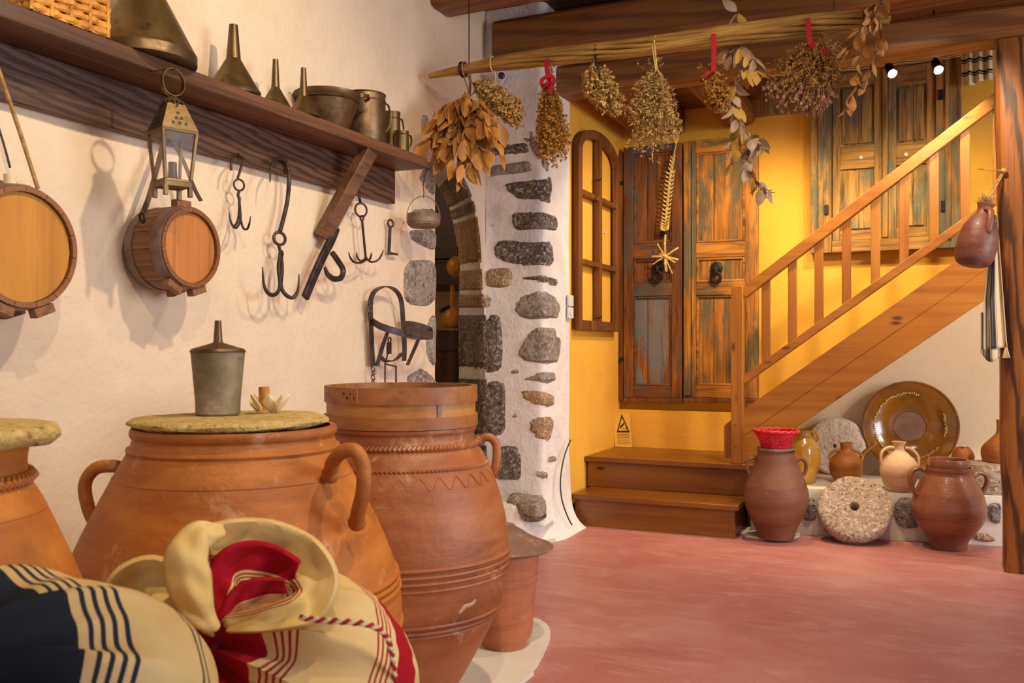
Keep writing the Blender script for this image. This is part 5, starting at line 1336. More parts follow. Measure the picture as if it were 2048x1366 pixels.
# tall amphora with a lid and red basket
f = 1.05*F/(1070-HOR)*.985; f = 5.02
t, c, prof, dz = pot('tall_amphora', 'tall dark clay amphora at the stair foot carrying a red basket', 'jar', 1552, f, .012, [(1076, 36), (1062, 40), (1045, 48), (1025, 58), (1004, 64), (986, 65), (966, 60), (946, 52), (926, 44), (912, 39), (905, 37), (902, 38)], 'jarD', 1.)
handle(hp([(1518, 920), (1508, 917), (1498, 920), (1494, 935), (1500, 950)], f, dz), .010, M['jarD'], t)
handle(hp([(1592, 922), (1603, 919), (1611, 926), (1612, 940), (1606, 952)], f, dz), .010, M['jarD'], t)
z0 = prof[-1][1]; mb = MB(); rough_disc(mb, c, .105, z0+.001, z0+.016, 4.2, .06, 40)
tag(obj('stone_disc', mb, M['lidC'], ang=50), 'small grey stone disc between the amphora and the red basket', 'stone')
zb_ = z0+.019; k = f/F
t = thing('red_basket', 'small red wicker basket on top of the tall amphora', 'basket', V((c.x, c.y, zb_)))
rb0, rb1, hb = 28*k, 42*k, 34*k
NS = 26
for i in range(11):
    w = i/10; r = rb0 + (rb1-rb0)*w**1.6; z = zb_+.004+hb*.86*w; pts = []
    for j in range(NS*2):
        a = 2*PI*j/(NS*2); o_ = .0022*(1 if ((j//1)+i) % 2 else -1); pts.append(V((c.x+(r+o_)*math.cos(a), c.y+(r+o_)*math.sin(a), z)))
    obj('weave_strand', MB().tube(pts, .0042, 5, closed=True), M['redb'], t)
for j in range(NS):
    a = 2*PI*j/NS; pts = [V((c.x+(rb0+(rb1-rb0)*w**1.6)*math.cos(a), c.y+(rb0+(rb1-rb0)*w**1.6)*math.sin(a), zb_+hb*w*.95)) for w in (0, .35, .7, 1)]
    obj('stake', MB().tube(pts, .003, 5), M['redb'], t)
mb = MB()
for q_ in (0, 1):
    mb.tube([V((c.x+(rb1+.001+.005*math.cos(j*.9+q_*PI))*math.cos(2*PI*j/60), c.y+(rb1+.001+.005*math.cos(j*.9+q_*PI))*math.sin(2*PI*j/60), zb_+hb*.96+.005*math.sin(j*.9+q_*PI))) for j in range(60)], .006, 6, closed=True)
obj('braided_rim', mb, M['redb'], t); obj('base', MB().lathe((c.x, c.y, 0), [(0, zb_), (rb0, zb_), (rb0, zb_+.005), (0, zb_+.005)], 28), M['redb'], t)
# red-brown two-handled jar on the floor
f = 4.82
t, c, prof, dz = pot('clay_jar', 'glossy red-brown two-handled jar on the floor before the plinth', 'jar', 1897, f, .002, [(1099, 38), (1086, 40), (1075, 47), (1060, 60), (1045, 71), (1028, 77), (1010, 76), (990, 70), (970, 60), (957, 53), (950, 49), (944, 51), (938, 51)], 'jarE', 2., thick=.012)
z = zv(1033, f)+dz; ring_band(c, r_at(prof, z)-.0005, z, .0025, M['jarE'], t)
z = zv(951, f)+dz; ring_band(c, r_at(prof, z), z, .003, M['jarE'], t)
lat(t, 'inner_collar', c, [(40*f/F*.93, prof[-1][1]-.03), (41*f/F*.93, prof[-1][1]+.01), (42*f/F*.93, prof[-1][1]+.034), (40*f/F*.93, prof[-1][1]+.042), (36*f/F*.93, prof[-1][1]+.040), (37*f/F*.93, prof[-1][1]-.03)], M['jarE'], 48)
handle(hp([(1848, 944), (1835, 941), (1822, 950), (1820, 966), (1827, 985), (1834, 992)], f, dz), .012, M['jarE'], t, 1.4)
handle(hp([(1946, 956), (1958, 950), (1971, 955), (1974, 970), (1966, 988), (1962, 996)], f, dz), .012, M['jarE'], t, 1.4)
# yellow glazed jar behind the amphora
P0 = PZ(1606, 966, PZT); f = depth(P0)
t, c, prof, dz = pot('glazed_jar', 'shiny yellow glazed jar half hidden behind the amphora', 'jar', 1606, f, PZT+.003, [(968, 20), (960, 24), (935, 33), (915, 35), (895, 32), (880, 24), (872, 19), (866, 19), (862, 22)], 'glazeY', 3.)
handle(hp([(1625, 872), (1633, 870), (1637, 880), (1634, 890)], f-.03, dz), .009, M['glazeY'], t)
# brown jug, pale jug
for (u, vb, lab, P, m, hl, hr_, sd) in (
    (1692, 958, 'small brown two-handled jug behind the millstone', [(964, 22), (952, 30), (935, 34), (922, 33), (910, 24), (902, 13), (895, 11), (890, 12), (885, 13)], 'jugB', [(1681, 901), (1668, 902), (1660, 910), (1661, 922), (1665, 930)], [(1704, 901), (1716, 903), (1723, 912), (1723, 922), (1720, 930)], 4.),
    (1798, 984, 'small pale beige two-handled jug before the big plate', [(985, 24), (975, 31), (955, 38), (940, 39), (926, 34), (912, 20), (904, 11), (897, 10), (891, 13), (887, 15)], 'jugP', [(1788, 899), (1776, 899), (1764, 908), (1762, 925), (1766, 935)], [(1809, 899), (1822, 902), (1835, 915), (1837, 930), (1834, 938)], 5.)):
    P0 = PZ(u, vb-2, PZT); f = depth(P0) if sd > 4.5 else 5.36
    t, c, prof, dz = pot('clay_jug', lab, 'jug', u, f, PZT+.003, P, m, sd, thick=.006)
    handle(hp(hl, f, dz), .008, M[m], t); handle(hp(hr_, f, dz), .008, M[m], t)
# big glazed plate leaning on the wall
cp = PY(1820, 852, 6.02); f = depth(cp); k = f/F; Rp = 97*k*.93
t = thing('glazed_plate', 'huge brown glazed dish leaning against the ivory wall', 'plate', (cp.x, cp.y, PZT))
axn = ((CAM-cp).normalized()*.55 + V((0, -1, .16))*.6).normalized()
pf = [(0, -.055), (.30, -.055), (.42, -.050), (.62, -.026), (.70, -.010), (.74, .0), (.95, .016), (.99, .022), (1.0, .016), (.97, .004), (.74, -.014), (.60, -.045), (.42, -.068), (0, -.072)]
obj('dish', MB().lathe(cp, [(r*Rp, h_*Rp*2.6) for r, h_ in pf], 80, axn), M['glazeB'], t, ang=45)
for rr_, hh_ in ((.97, .021), (.34, -.052)): 
    e3 = axn; obj('ridge', MB().torus(cp+e3*(hh_*Rp*2.6), rr_*Rp, .004, e3, 72, 6), M['glazeB'], t)
e1_ = axn.orthogonal().normalized(); mb = MB(); rj = random.Random(3)
e1_ = (V((0, 0, 1)) - axn*axn.z).normalized(); e2_ = axn.cross(e1_)
for a in [x*.06 for x in range(-4, 101)]:
    # patches where the glaze has worn off along the inner edge
    if mnoise.noise(V((a*1.3, 7.7, 0))) < -.32: continue
    for q_ in range(2):
        w = .722 + rj.uniform(-.02, .02); pc = cp + (e1_*math.cos(a) + e2_*math.sin(a))*(w*Rp) + axn*((-.008+(w-.705)*.5)*Rp*2.6+.003)
        mb.ball(pc, rj.uniform(.003, .0055), 6, 4, (1, .7, 1))
o = obj('worn_glaze', mb, M['glazeChip'], t); o['kind'] = 'stuff'
# wooden stick leaning on the plate
a_, b_ = PZ(1712, 912, PZT+.09), PY(1752, 885, 5.88)
tag(obj('wooden_stick', MB().tube([PY(1706, 944, 5.93), PY(1728, 905, 5.90), b_], [.011, .012, .013], 10), M['sieve']), 'short wooden stick leaning on the rim of the big dish', 'stick')
# pale round stone leaning on the wall, and millstone
def disc_stone(name, label, m, cp, ax, R_, th, hole, seed, amp=.05, n=64):
    t = thing(name, label, 'millstone', cp + V((0, 0, -R_))); ax = ax.normalized()
    e1 = (V((0, 0, 1)) - ax*ax.z).normalized(); e2 = ax.cross(e1); mb = MB()
    pf = [(hole, -th/2), (hole*1.02, th/2-.006), (hole*1.2, th/2), (.4, th/2), (.7, th/2), (.92, th/2), (.985, th/2-.012), (1.0, 0), (.98, -th/2+.01), (.9, -th/2), (.5, -th/2), (hole, -th/2)]
    vs = []; fs = []
    for r, h_ in pf:
        for j in range(n):
            a = 2*PI*j/n; q_ = 1+ (amp*mnoise.noise(V((math.cos(a)*1.8+seed, math.sin(a)*1.8, seed))) + amp*.4*mnoise.noise(V((math.cos(a)*7+seed, math.sin(a)*7, h_*20))))*(r > .35)
            rr_ = r*R_*q_; hh_ = h_ + (.008*mnoise.noise(V((rr_*math.cos(a)*14, rr_*math.sin(a)*14, seed+h_*9))) if .3 < r < .99 else 0)
            vs.append(cp + e1*(rr_*math.cos(a)) + e2*(rr_*math.sin(a)) + ax*hh_)
    m_ = len(pf)
    for i in range(m_-1):
        for j in range(n): fs.append((i*n+j, i*n+(j+1) % n, (i+1)*n+(j+1) % n, (i+1)*n+j))
    obj('disc', mb.add(vs, fs), M[m], t, ang=50)
    return t, e1, e2, ax
cp = PY(1671, 893, 6.03); tt = disc_stone('round_stone', 'pale worn round stone leaning on the wall behind the brown jug', 'pale', cp, V((-.12, -1, .22)), 60*depth(cp)/F*.97, .06, .06, 1.3, .05)
cp = PF(1709, 1020, 4.98); k = 4.98/F; Rm = 71*k
tt = disc_stone('millstone', 'porous round millstone with a centre hole leaning on the plinth', 'mill', cp, V((.05, -.80, .60)), Rm, .085, .115, 2.2, .04)
# pits on the millstone
mb = MB(); rj = random.Random(8)
for i in range(150):
    a, r = rj.uniform(0, 2*PI), math.sqrt(rj.uniform(.04, .86))*Rm
    mb.ball(cp + tt[1]*(r*math.cos(a)) + tt[2]*(r*math.sin(a)) + tt[3]*.0405, rj.uniform(.002, .006), 6, 4, (1, 1, .8))
o = obj('pits', mb, M['lidC'], tt[0]); o['kind'] = 'stuff'
# things behind the red-brown jar
P0 = PZ(1934, 922, PZT+.10); zc0 = PZT
cs = PF(1985, 960, depth(PZ(1985, 990, PZT))+.12); cs.z = PZT
mb = MB(); hc = PF(1985, 929, depth(cs)-.05).z - PZT; rough_disc(mb, cs, 58*depth(cs)/F, PZT+.003, PZT+hc, 9.1, .05, 48)
tag(obj('stone_drum', mb, M['mill'], ang=50), 'low round grey stone drum on the plinth beside the post', 'stone')
zt_ = PZT+hc+.004
u_, f_ = 1993, depth(cs)+.06
t, c, prof, dz = pot('clay_jug', 'olive brown jug half hidden behind the wooden post', 'jug', 2004, f_, zt_, [(928, 40), (915, 43), (900, 41), (885, 26), (872, 13), (860, 11), (845, 12)], 'glazeB' if False else 'jugB', 6.)
c = base_at(1936, depth(cs)+.10); c.x -= 0
p = PF(1926, 925, depth(cs)+.22); mb = MB(); n = 28
vs = []; fs = []; k = depth(p)/F
for i, (r, hh) in enumerate([(20, 0), (21.5, 6), (19, 14), (14.5, 21), (13, 26), (11.5, 26), (13, 20), (17.5, 13), (18, 4), (0.01, 3)]):
    for j in range(n):
        a = 2*PI*j/n; h2 = hh*(1-(.22*(mnoise.noise(V((math.cos(a)*3, math.sin(a)*3, 2)))+.4) if i in (4, 5) else 0))
        vs.append(V((p.x+r*k*math.cos(a), p.y+r*k*math.sin(a), PZT+hc*.93+.006+h2*k)))
for i in range(9):
    for j in range(n): fs.append((i*n+j, i*n+(j+1) % n, (i+1)*n+(j+1) % n, (i+1)*n+j))
mb.add(vs, fs)
tag(obj('broken_pot', mb, M['jugB'], ang=50), 'small broken pot with a jagged rim right of the big dish', 'pot')
mb = MB(); c = V((p.x, p.y, PZT)); rough_disc(mb, c, .055, PZT+.003, PZT+hc*.93, 12.1, .08, 32)
tag(obj('stone_block', mb, M['pale'], ang=50), 'pale stone under the small broken pot', 'stone')
# boulder at the post foot
p = PZ(1996, 1088, 0.0); mb = MB(); mb.ball(p+V((.06, .16, .075)), .10, 20, 14, (1, .8, .82))
for i, q_ in enumerate(mb.v): mb.v[i] = q_ + (q_-p-V((.06, .16, .075)))*(.16*nz(q_, 9))
tag(obj('boulder', mb, M['pale'], ang=60), 'rounded tan boulder at the foot of the wooden post', 'stone')

# ================================================================== JUG AND TOWEL ON THE POST
YJ = 4.74; cj = PY(1956, 470, YJ); f = depth(cj); k = f/F
ax = (V((0, 0, 1)) + RGT*.22).normalized()
ft = PF(1944, 533, f)
pf = [(0, 0), (18, 0), (30, 4), (37, 14), (40, 34), (39, 58), (34, 80), (25, 96), (16, 108), (14, 116), (15, 122), (17, 128), (15, 128), (12, 120), (0.01, 118)]
t = thing('hanging_jug', 'wine-brown clay jug hanging on the post with dry twigs in its mouth', 'jug', ft)
obj('body', MB().lathe(ft, [(r*k*.94, h_*k) for r, h_ in crv(pf, 3)], 48, ax, wob=.01, seed=3), M['jugH'], t, ang=60)
to = -FWD
mo = ft + ax*(116*k)
handle([mo + to*(12*k), mo + to*(26*k) + ax*(-6*k), mo + to*(33*k) - ax*(22*k), mo + to*(35*k) - ax*(44*k), mo + to*(31*k) - ax*(54*k)], .010, M['jugH'], t, 1.5)
mb = MB(); rj = random.Random(5)
for i in range(90):
    d_ = V((rj.gauss(0, .5), rj.gauss(0, .5), 1)).normalized(); b_ = mo + ax*(8*k) + V((rj.uniform(-.02, .02), rj.uniform(-.02, .02), 0)); L = rj.uniform(.03, .06)
    mb.tube([b_, b_+d_*L*.6, b_+d_*L+V((rj.uniform(-.02, .02), rj.uniform(-.02, .02), 0))], [.0012, .001, .0006], 3)
o = obj('dry_twigs', mb, M['herb_violet'], t); o['kind'] = 'stuff'
hk = V((2.60, 4.845, PF(1988, 338, f).z))
obj('hanging_string', MB().tube(crv3([mo+ax*.01, mo+V((.02, .02, .08)), hk], 6), .003, 6).tube(crv3([mo+ax*.012+V((.015, .01, 0)), mo+V((.04, .03, .09)), hk+V((0, 0, -.01))], 6), .003, 6), M['rope'], t)
obj('knot', MB().ball(hk+V((0, -.008, 0)), .014, 10, 6).tube([hk+V((0, -.01, 0)), PF(1956, 338, f+.02)], .003, 5), M['rope'], t)
# striped towel
xt = 2.605; YT0, YT1 = 4.80, 4.80
def tw(a, b):
    v = 430 + (700-430)*b; ul = 1988 + (1968-1988)*min(1, b*1.6) ; ur = 1993 + (2014-1993)*b
    u = ul + (ur-ul)*a; p = PF(u, v + (a*-6 if b > .97 else 0), depth(V((2.60, 4.80, 1)))+.02*math.sin(a*9)+.01*math.sin(b*7)-.03*b)
    return p
nu, nv_ = 22, 40; mb = MB().grid(tw, nu, nv_); uvs = [(i/nu, j/nv_) for j in range(nv_+1) for i in range(nu+1)]
t = thing('striped_towel', 'beige towel with grey-blue stripes hanging on the post below the jug', 'towel', tw(.5, 1))
o = obj('cloth', mb, M['towel'], t, ang=80, uv=uvs); md = o.modifiers.new('s', 'SOLIDIFY'); md.thickness = .003
def tw2(a, b): return tw(a*.8, .72+.30*b) + FWD*.03 + V((0, 0, -.05*b*math.sin(a*2.5)))
mb = MB().grid(tw2, 14, 12); uvs = [(i/14, j/12) for j in range(13) for i in range(15)]
o = obj('back_fold', mb, M['towel'], t, ang=80, uv=uvs); md = o.modifiers.new('s', 'SOLIDIFY'); md.thickness = .003
mb = MB()
for i in range(7):
    b_ = tw(.93+.01*i, 1); mb.tube([b_, b_+V((.002*(i-3), 0, -.025)), b_+V((.004*(i-3), 0, -.05))], .0016, 4)
obj('tassel', mb, M['shell'], t)
# ================================================================== POLE WITH DRIED HERBS
YP = 3.90
pp = lambda u, v, y=YP: PY(u, v, y)
Lp, Rp_ = pp(857, 152), pp(1783, 38)
t = thing('herb_pole', 'bundle of long dry reeds hung on wires as a drying pole', 'pole', (Lp+Rp_)/2)
rj = random.Random(21)
for i in range(15):
    a = 2*PI*i/14; rr_ = 0 if i == 14 else 1
    l0 = rj.uniform(0, .10) if i % 3 else rj.uniform(0, .02); l1 = 1-rj.uniform(0, .03); pts = []
    for j in range(22):
        w = l0+(l1-l0)*j/21; R0 = (.007+.021*min(1, w*5))*(1+.25*w)
        c = Lp.lerp(Rp_, w) + V((0, 0, .012*math.sin(w*9)*.6 + .02*math.sin(PI*w)))
        aa = a + .8*w + .3*math.sin(w*14+i)
        pts.append(c + V((0, math.cos(aa)*R0*rr_, math.sin(aa)*R0*rr_)) + V((0, .003*nz((w*9, i, 0), 1), .004*nz((w*9, i, 5), 1))))
    obj('reed', MB().tube(pts, [rj.uniform(.0095, .0130)*(.5+.5*min(1, j/4)) for j in range(22)], 7), M['reed'], t, ang=60)
def pole_at(u):
    d = pp(u, 100); w = (d.x-Lp.x)/(Rp_.x-Lp.x); return Lp.lerp(Rp_, w) + V((0, 0, .012*math.sin(w*9)*.6 + .02*math.sin(PI*w)))
for u in (924, 1196, 1676): obj('binding', MB().torus(pole_at(u), .034, .004, (1, 0, 0), 22, 6).torus(pole_at(u)+V((.007, 0, 0)), .034, .004, (1, 0, 0), 22, 6), M['wire'], t)
for u in (938, 1762): p = pole_at(u); obj('hanging_wire', MB().tube([p+V((0, 0, -.01)), V((p.x, p.y, ZC-.002))], .003, 6), M['wire'], t)
p = pole_at(1668); obj('hanging_wire', MB().tube([p, V((p.x, p.y, ZC-.002))], .0018, 6), M['wire'], t)

def tie(parent, u, m='rope', drop=.0, name='tie_string'):
    c = pole_at(u); mb = MB().torus(c, .037, .003, (1, .1, 0), 22, 6)
    return obj(name, mb, M[m], parent)
def florets(mb, p, d, n, L, w, rj, spread=.9):
    """small dry leaflets round a stem point"""
    L, w = L*1.35, w*1.55
    for _ in range(n):
        q_ = (d*.7 + V((rj.gauss(0, spread), rj.gauss(0, spread), rj.gauss(0, spread)))).normalized()
        sd = q_.cross(V((rj.random()-.5, rj.random()-.5, rj.random()-.5))).normalized()
        l = L*rj.uniform(.6, 1.3); ww = w*rj.uniform(.7, 1.2); up = sd.cross(q_)*ww*.5
        mb.add([p, p+q_*l*.5+sd*ww+up, p+q_*l, p+q_*l*.5-sd*ww+up], [(0, 1, 2), (0, 2, 3)])
def bunch(name, label, tie_pt, ends, nst, mstem, mleaf, seed, dens=10, L=.014, w=.004, from_=.35, wig=.012, group='dried herb bunches on the pole', stem_r=.0012, up=None, spread=.9):
    """ends: function(rj)->end point. stems from the tie to the ends, leafy beyond from_"""
    rj = random.Random(seed); t = thing(name, label, 'herb bunch', tie_pt, group); ms, ml = MB(), MB()
    for i in range(nst):
        e = ends(rj); m_ = tie_pt.lerp(e, .45) + V((rj.gauss(0, wig), rj.gauss(0, wig), rj.gauss(0, wig)+.01))
        b_ = tie_pt + V((rj.gauss(0, .008), rj.gauss(0, .008), 0))
        pts = crv3([b_, m_, e], 5); ms.tube(pts, [stem_r*1.4, stem_r, stem_r*.6], 3, caps=False)
        n = len(pts)
        for k in range(dens):
            w_ = from_+(1-from_)*(k+rj.random())/dens; x = w_*(n-1); a = min(int(x), n-2); p = pts[a].lerp(pts[a+1], x-a)
            florets(ml, p, (pts[a+1]-pts[a]).normalized(), 3, L, w, rj, spread)
    if up:
        for i in range(up[0]):
            e = tie_pt + V((rj.gauss(0, up[2]), rj.gauss(0, .012), up[1]*rj.uniform(.6, 1.2))); ms.tube([tie_pt, tie_pt.lerp(e, .5)+V((rj.gauss(0, .006), 0, 0)), e], [.0016, .0013, .0008], 3)
            florets(ml, e, V((0, 0, 1)), 3, L, w, rj)
    o = obj('stems', ms, mstem, t, ang=0); o['kind'] = 'stuff'
    o = obj('dry_leaves', ml, mleaf, t, ang=0); o['kind'] = 'stuff'
    return t, rj
def px(u, v, dy=0.0, y=YP): return PY(u, v, y+dy)
def ell(rj, c, a, b, dep):
    while True:
        x, y, z = rj.uniform(-1, 1), rj.uniform(-1, 1), rj.uniform(-1, 1)
        if x*x+y*y+z*z <= 1: return px(c[0]+a[0]*x+b[0]*y, c[1]+a[1]*x+b[1]*y, dep*z)
# 1 bay leaves, every leaf its own
def leaf_mesh(name, L, w, m, curl=.25):
    mb = MB(); n = 6; vs = []; fs = []
    for i in range(n+1):
        x = i/n; ww = w*math.sin(PI*min(1, max(.03, x**.85)))**.9; z = -curl*L*(x-.3)**2
        vs += [V((x*L, -ww, z+ww*.35)), V((x*L, 0, z)), V((x*L, ww, z+ww*.35))]
    for i in range(n):
        for j in (0, 1): fs.append((i*3+j, i*3+j+1, (i+1)*3+j+1, (i+1)*3+j))
    me = bpy.data.meshes.new(name); me.from_pydata([tuple(v_) for v_ in vs], [], fs); me.update()
    me.polygons.foreach_set('use_smooth', [True]*len(me.polygons)); me.materials.append(m); return me
def put_leaf(me, parent, p, d, roll, sc, name='leaf'):
    o = bpy.data.objects.new(name, me); COL.objects.link(o); o.parent = parent
    x = V(d).normalized(); y = x.cross(V((0, 0, 1)));
    if y.length < 1e-3: y = V((0, 1, 0))
    y.normalize(); z = x.cross(y); R4 = Matrix((x, y, z)).transposed().to_4x4()
    o.matrix_local = Matrix.Translation(V(p)-LOC[parent]) @ R4 @ Matrix.Rotation(roll, 4, 'X') @ Matrix.Scale(sc, 4)
    LOC[o] = LOC[parent]; return o
bayL = [leaf_mesh('bay_leaf', .105, .026, M['bay'], .3), leaf_mesh('bay_leaf', .108, .027, M['bay2'], -.2), leaf_mesh('bay_leaf', .098, .025, M['bay'], -.45)]
rj = random.Random(4); tp = px(938, 195, -.06)
t = thing('bay_leaf_bunch', 'hanging bunch of brown dried bay leaves nearest the shelf', 'herb bunch', tp, 'dried herb bunches on the pole')
tie(t, 930); ms = MB().tube(crv3([pole_at(926)+V((0, 0, -.03)), px(935, 175), tp], 4), .0028, 6); ms.tube(crv3([pole_at(934)+V((0, 0, -.03)), px(950, 178), tp], 4), .0028, 6)
ms.tube(crv3([pole_at(940)+V((0, 0, -.02)), px(940, 180), tp], 4), .007, 6)
cl = [(862, 262), (855, 300), (885, 330), (870, 325), (900, 360), (930, 370), (975, 315), (1000, 285), (880, 255), (868, 300), (905, 290), (930, 330), (895, 345), (915, 375), (950, 300), (968, 265), (985, 280), (960, 340), (940, 250), (920, 245), (900, 240), (990, 300), (945, 360), (872, 270), (925, 300), (905, 320)]
n_l = 0
for (u, v) in cl:
    e = px(max(868, u+rj.uniform(-6, 6)), v-28, -.10+rj.uniform(-.07, .07)); pts = crv3([tp, tp.lerp(e, .5)+V((0, rj.uniform(-.02, .02), .012)), e], 4); ms.tube(pts, .002, 4)
    for k in range(11):
        p = pts[min(len(pts)-1, 2+k % 7)] + V((rj.gauss(0, .012), rj.gauss(0, .016), rj.gauss(0, .012)))
        d_ = ((e-tp).normalized()*.5 + V((rj.gauss(0, .42), rj.gauss(0, .42), -.75))).normalized()
        put_leaf(bayL[rj.randrange(3)], t, p, d_, rj.uniform(-1.6, 1.6), rj.uniform(.75, 1.15)); n_l += 1
obj('stems', ms, M['stem'], t)
# 2 pale herb lying askew
tp = px(952, 168)
t, rj = bunch('herb_bunch', 'pale dried herb bunch tilted beside the bay leaves', tp, lambda r: ell(r, (1015, 215), (42, 28), (-16, 26), .05) if r.random() < .72 else ell(r, (1030, 235), (16, 16), (-10, 22), .04), 150, M['stem'], M['herb_pale'], 31, dens=13, L=.012, w=.0042, from_=.3, wig=.018)
obj('tie_string', MB().tube(crv3([pole_at(988)+V((0, -.03, .01)), px(990, 145), px(992, 172)], 4), .0022, 5).torus(pole_at(987), .037, .0025, (1, 0, 0), 20, 5), M['shell'], t)
# 3 gold bunch with a red ribbon
tp = px(1098, 168)
t, rj = bunch('herb_bunch', 'golden brown cone-shaped herb bunch tied with a red ribbon', tp, lambda r: ell(r, (1104, 288), (40, 4), (0, 50), .075), 170, M['stem'], M['herb_gold'], 32, dens=14, L=.011, w=.0034, from_=.12, wig=.014, up=(14, .09, .012))
def ribbon(t, P, w=.022): obj('red_ribbon', MB().strap(crv3(P, 6), w, .004, (1, 0, .2)), M['red'], t, ang=60)
ribbon(t, [px(1093, 118, -.04), px(1094, 140, -.045), px(1098, 160, -.04), px(1101, 178, -.03)])
ribbon(t, [px(1100, 150, -.05), px(1084, 160, -.05), px(1086, 172, -.045), px(1098, 164, -.05)], .018)
ribbon(t, [px(1101, 150, -.05), px(1108, 162, -.05), px(1097, 186, -.05)], .018)
# 4 dense pale bunch
tp = px(1186, 152)
t, rj = bunch('herb_bunch', 'dense oval straw-coloured herb bunch hanging aslant', tp, lambda r: ell(r, (1210, 195), (38, 36), (-22, 20), .07), 190, M['stem'], M['herb_pale'], 33, dens=13, L=.012, w=.0050, from_=.18, wig=.022)
obj('tie_string', MB().torus(pole_at(1194), .037, .004, (1, .1, 0), 20, 6).tube([pole_at(1194)+V((0, -.03, -.02)), px(1200, 158, -.03)], .005, 6), M['wire'], t)
# 5 wispy straw bunch
tp = px(1312, 145)
t, rj = bunch('herb_bunch', 'wide wispy straw bunch with long trailing sprigs in front of the door', tp, lambda r: ell(r, (1308, 250), (62, 8), (4, 50), .09) if r.random() < .8 else ell(r, (1295, 300), (48, 0), (0, 42), .09), 150, M['stem'], M['herb_pale'], 34, dens=15, L=.014, w=.0018, from_=.08, wig=.02, up=(10, .05, .03))
obj('tie_string', MB().torus(pole_at(1312), .039, .003, (1, .1, 0), 20, 6).tube([pole_at(1312)+V((0, -.036, .02)), px(1314, 138, -.04), px(1322, 150, -.03)], .003, 5).tube([pole_at(1308)+V((0, -.036, 0)), px(1312, 142, -.04), px(1302, 152, -.03)], .003, 5), M['straw'], t)
# 6 small gold bunch, red ribbon
tp = px(1420, 152)
t, rj = bunch('herb_bunch', 'small golden herb bunch on a long red ribbon', tp, lambda r: ell(r, (1436, 195), (27, 6), (4, 34), .05), 110, M['stem'], M['herb_gold'], 35, dens=13, L=.011, w=.0045, from_=.15, wig=.014, up=(10, .05, .03))
ribbon(t, [px(1427, 68, -.045), px(1428, 100, -.048), px(1427, 142, -.04)], .02); ribbon(t, [px(1427, 142, -.04), px(1415, 148, -.045), px(1405, 158, -.04), px(1403, 162, -.03)], .016)
# 7 silvery eucalyptus garland
eL = [leaf_mesh('eucalyptus_leaf', .072, .018, M['euc'], .3), leaf_mesh('eucalyptus_leaf', .076, .020, M['euc2'], -.3), leaf_mesh('eucalyptus_leaf', .064, .019, M['euc'], -.6)]
t = thing('leaf_garland', 'long trailing garland of silvery and golden dried leaves', 'garland', px(1478, 95), 'leaf garlands on the pole'); rj = random.Random(6); ms = MB()
br = [[(1478, 20), (1474, 60), (1480, 95), (1490, 130), (1470, 165), (1464, 200)], [(1480, 95), (1500, 110), (1512, 118)], [(1470, 165), (1468, 210), (1478, 245), (1500, 275), (1505, 310)], [(1478, 245), (1462, 280), (1465, 330)], [(1500, 275), (1525, 285)], [(1500, 275), (1490, 320), (1510, 360), (1535, 380)], [(1478, 90), (1455, 100)], [(1490, 130), (1515, 140)]]
for bi, b_ in enumerate(br):
    cv = crv3([px(u, v, .03*math.sin(bi*2+u*.01)) for u, v in b_], 5); ms.tube(cv, .0022, 5)
    L = len(cv)
    for i in range(1, L, 2):
        if bi == 0 and i < 8 and i > 1: continue
        for s_ in (-1, 1):
            if rj.random() < .12: continue
            d_ = (cv[min(i+1, L-1)]-cv[i-1]).normalized()*.5 + V((s_*rj.uniform(.3, .9), rj.gauss(0, .4), -rj.uniform(.2, .9)))
            put_leaf(eL[rj.randrange(3)], t, cv[i], d_, rj.uniform(-1.4, 1.4), rj.uniform(.75, 1.25))
put_leaf(eL[0], t, px(1474, 22), V((-.6, -.2, .5)), 1.3, 1.1)
obj('stems', ms, M['stem'], t)
# 8 large brown seed head bunch
tp = px(1640, 100)
t, rj = bunch('herb_bunch', 'largest bushy brown bunch with purplish seed heads before the shutters', tp, lambda r: ell(r, (1605, 165), (82, 10), (-8, 60), .12), 330, M['stem'], M['herb_brown'], 36, dens=10, L=.010, w=.0026, from_=.35, wig=.03, up=(12, .05, .02))
ml = MB()
for i in range(330):
    e = ell(rj, (1600, 190), (74, 8), (-6, 42), .11); ml.ball(e, rj.uniform(.004, .007), 5, 4, (1, 1, 1.4))
    ml.tube([e, e.lerp(tp, .25)], .001, 3, caps=False)
o = obj('seed_heads', ml, M['herb_violet'], t); o['kind'] = 'stuff'
ms = MB()
for i in range(60): 
    a_ = ell(rj, (1650, 95), (22, 0), (0, 20), .03); ms.tube([a_, a_+V((rj.uniform(-.05, .05), 0, rj.uniform(-.05, .05)))], .001, 3, caps=False)
o = obj('stem_ends', ms, M['herb_pale'], t); o['kind'] = 'stuff'
ribbon(t, [px(1614, 36, -.045), px(1618, 60, -.05), px(1622, 88, -.045), px(1640, 98, -.04), px(1655, 106, -.04), px(1660, 120, -.03)], .020)
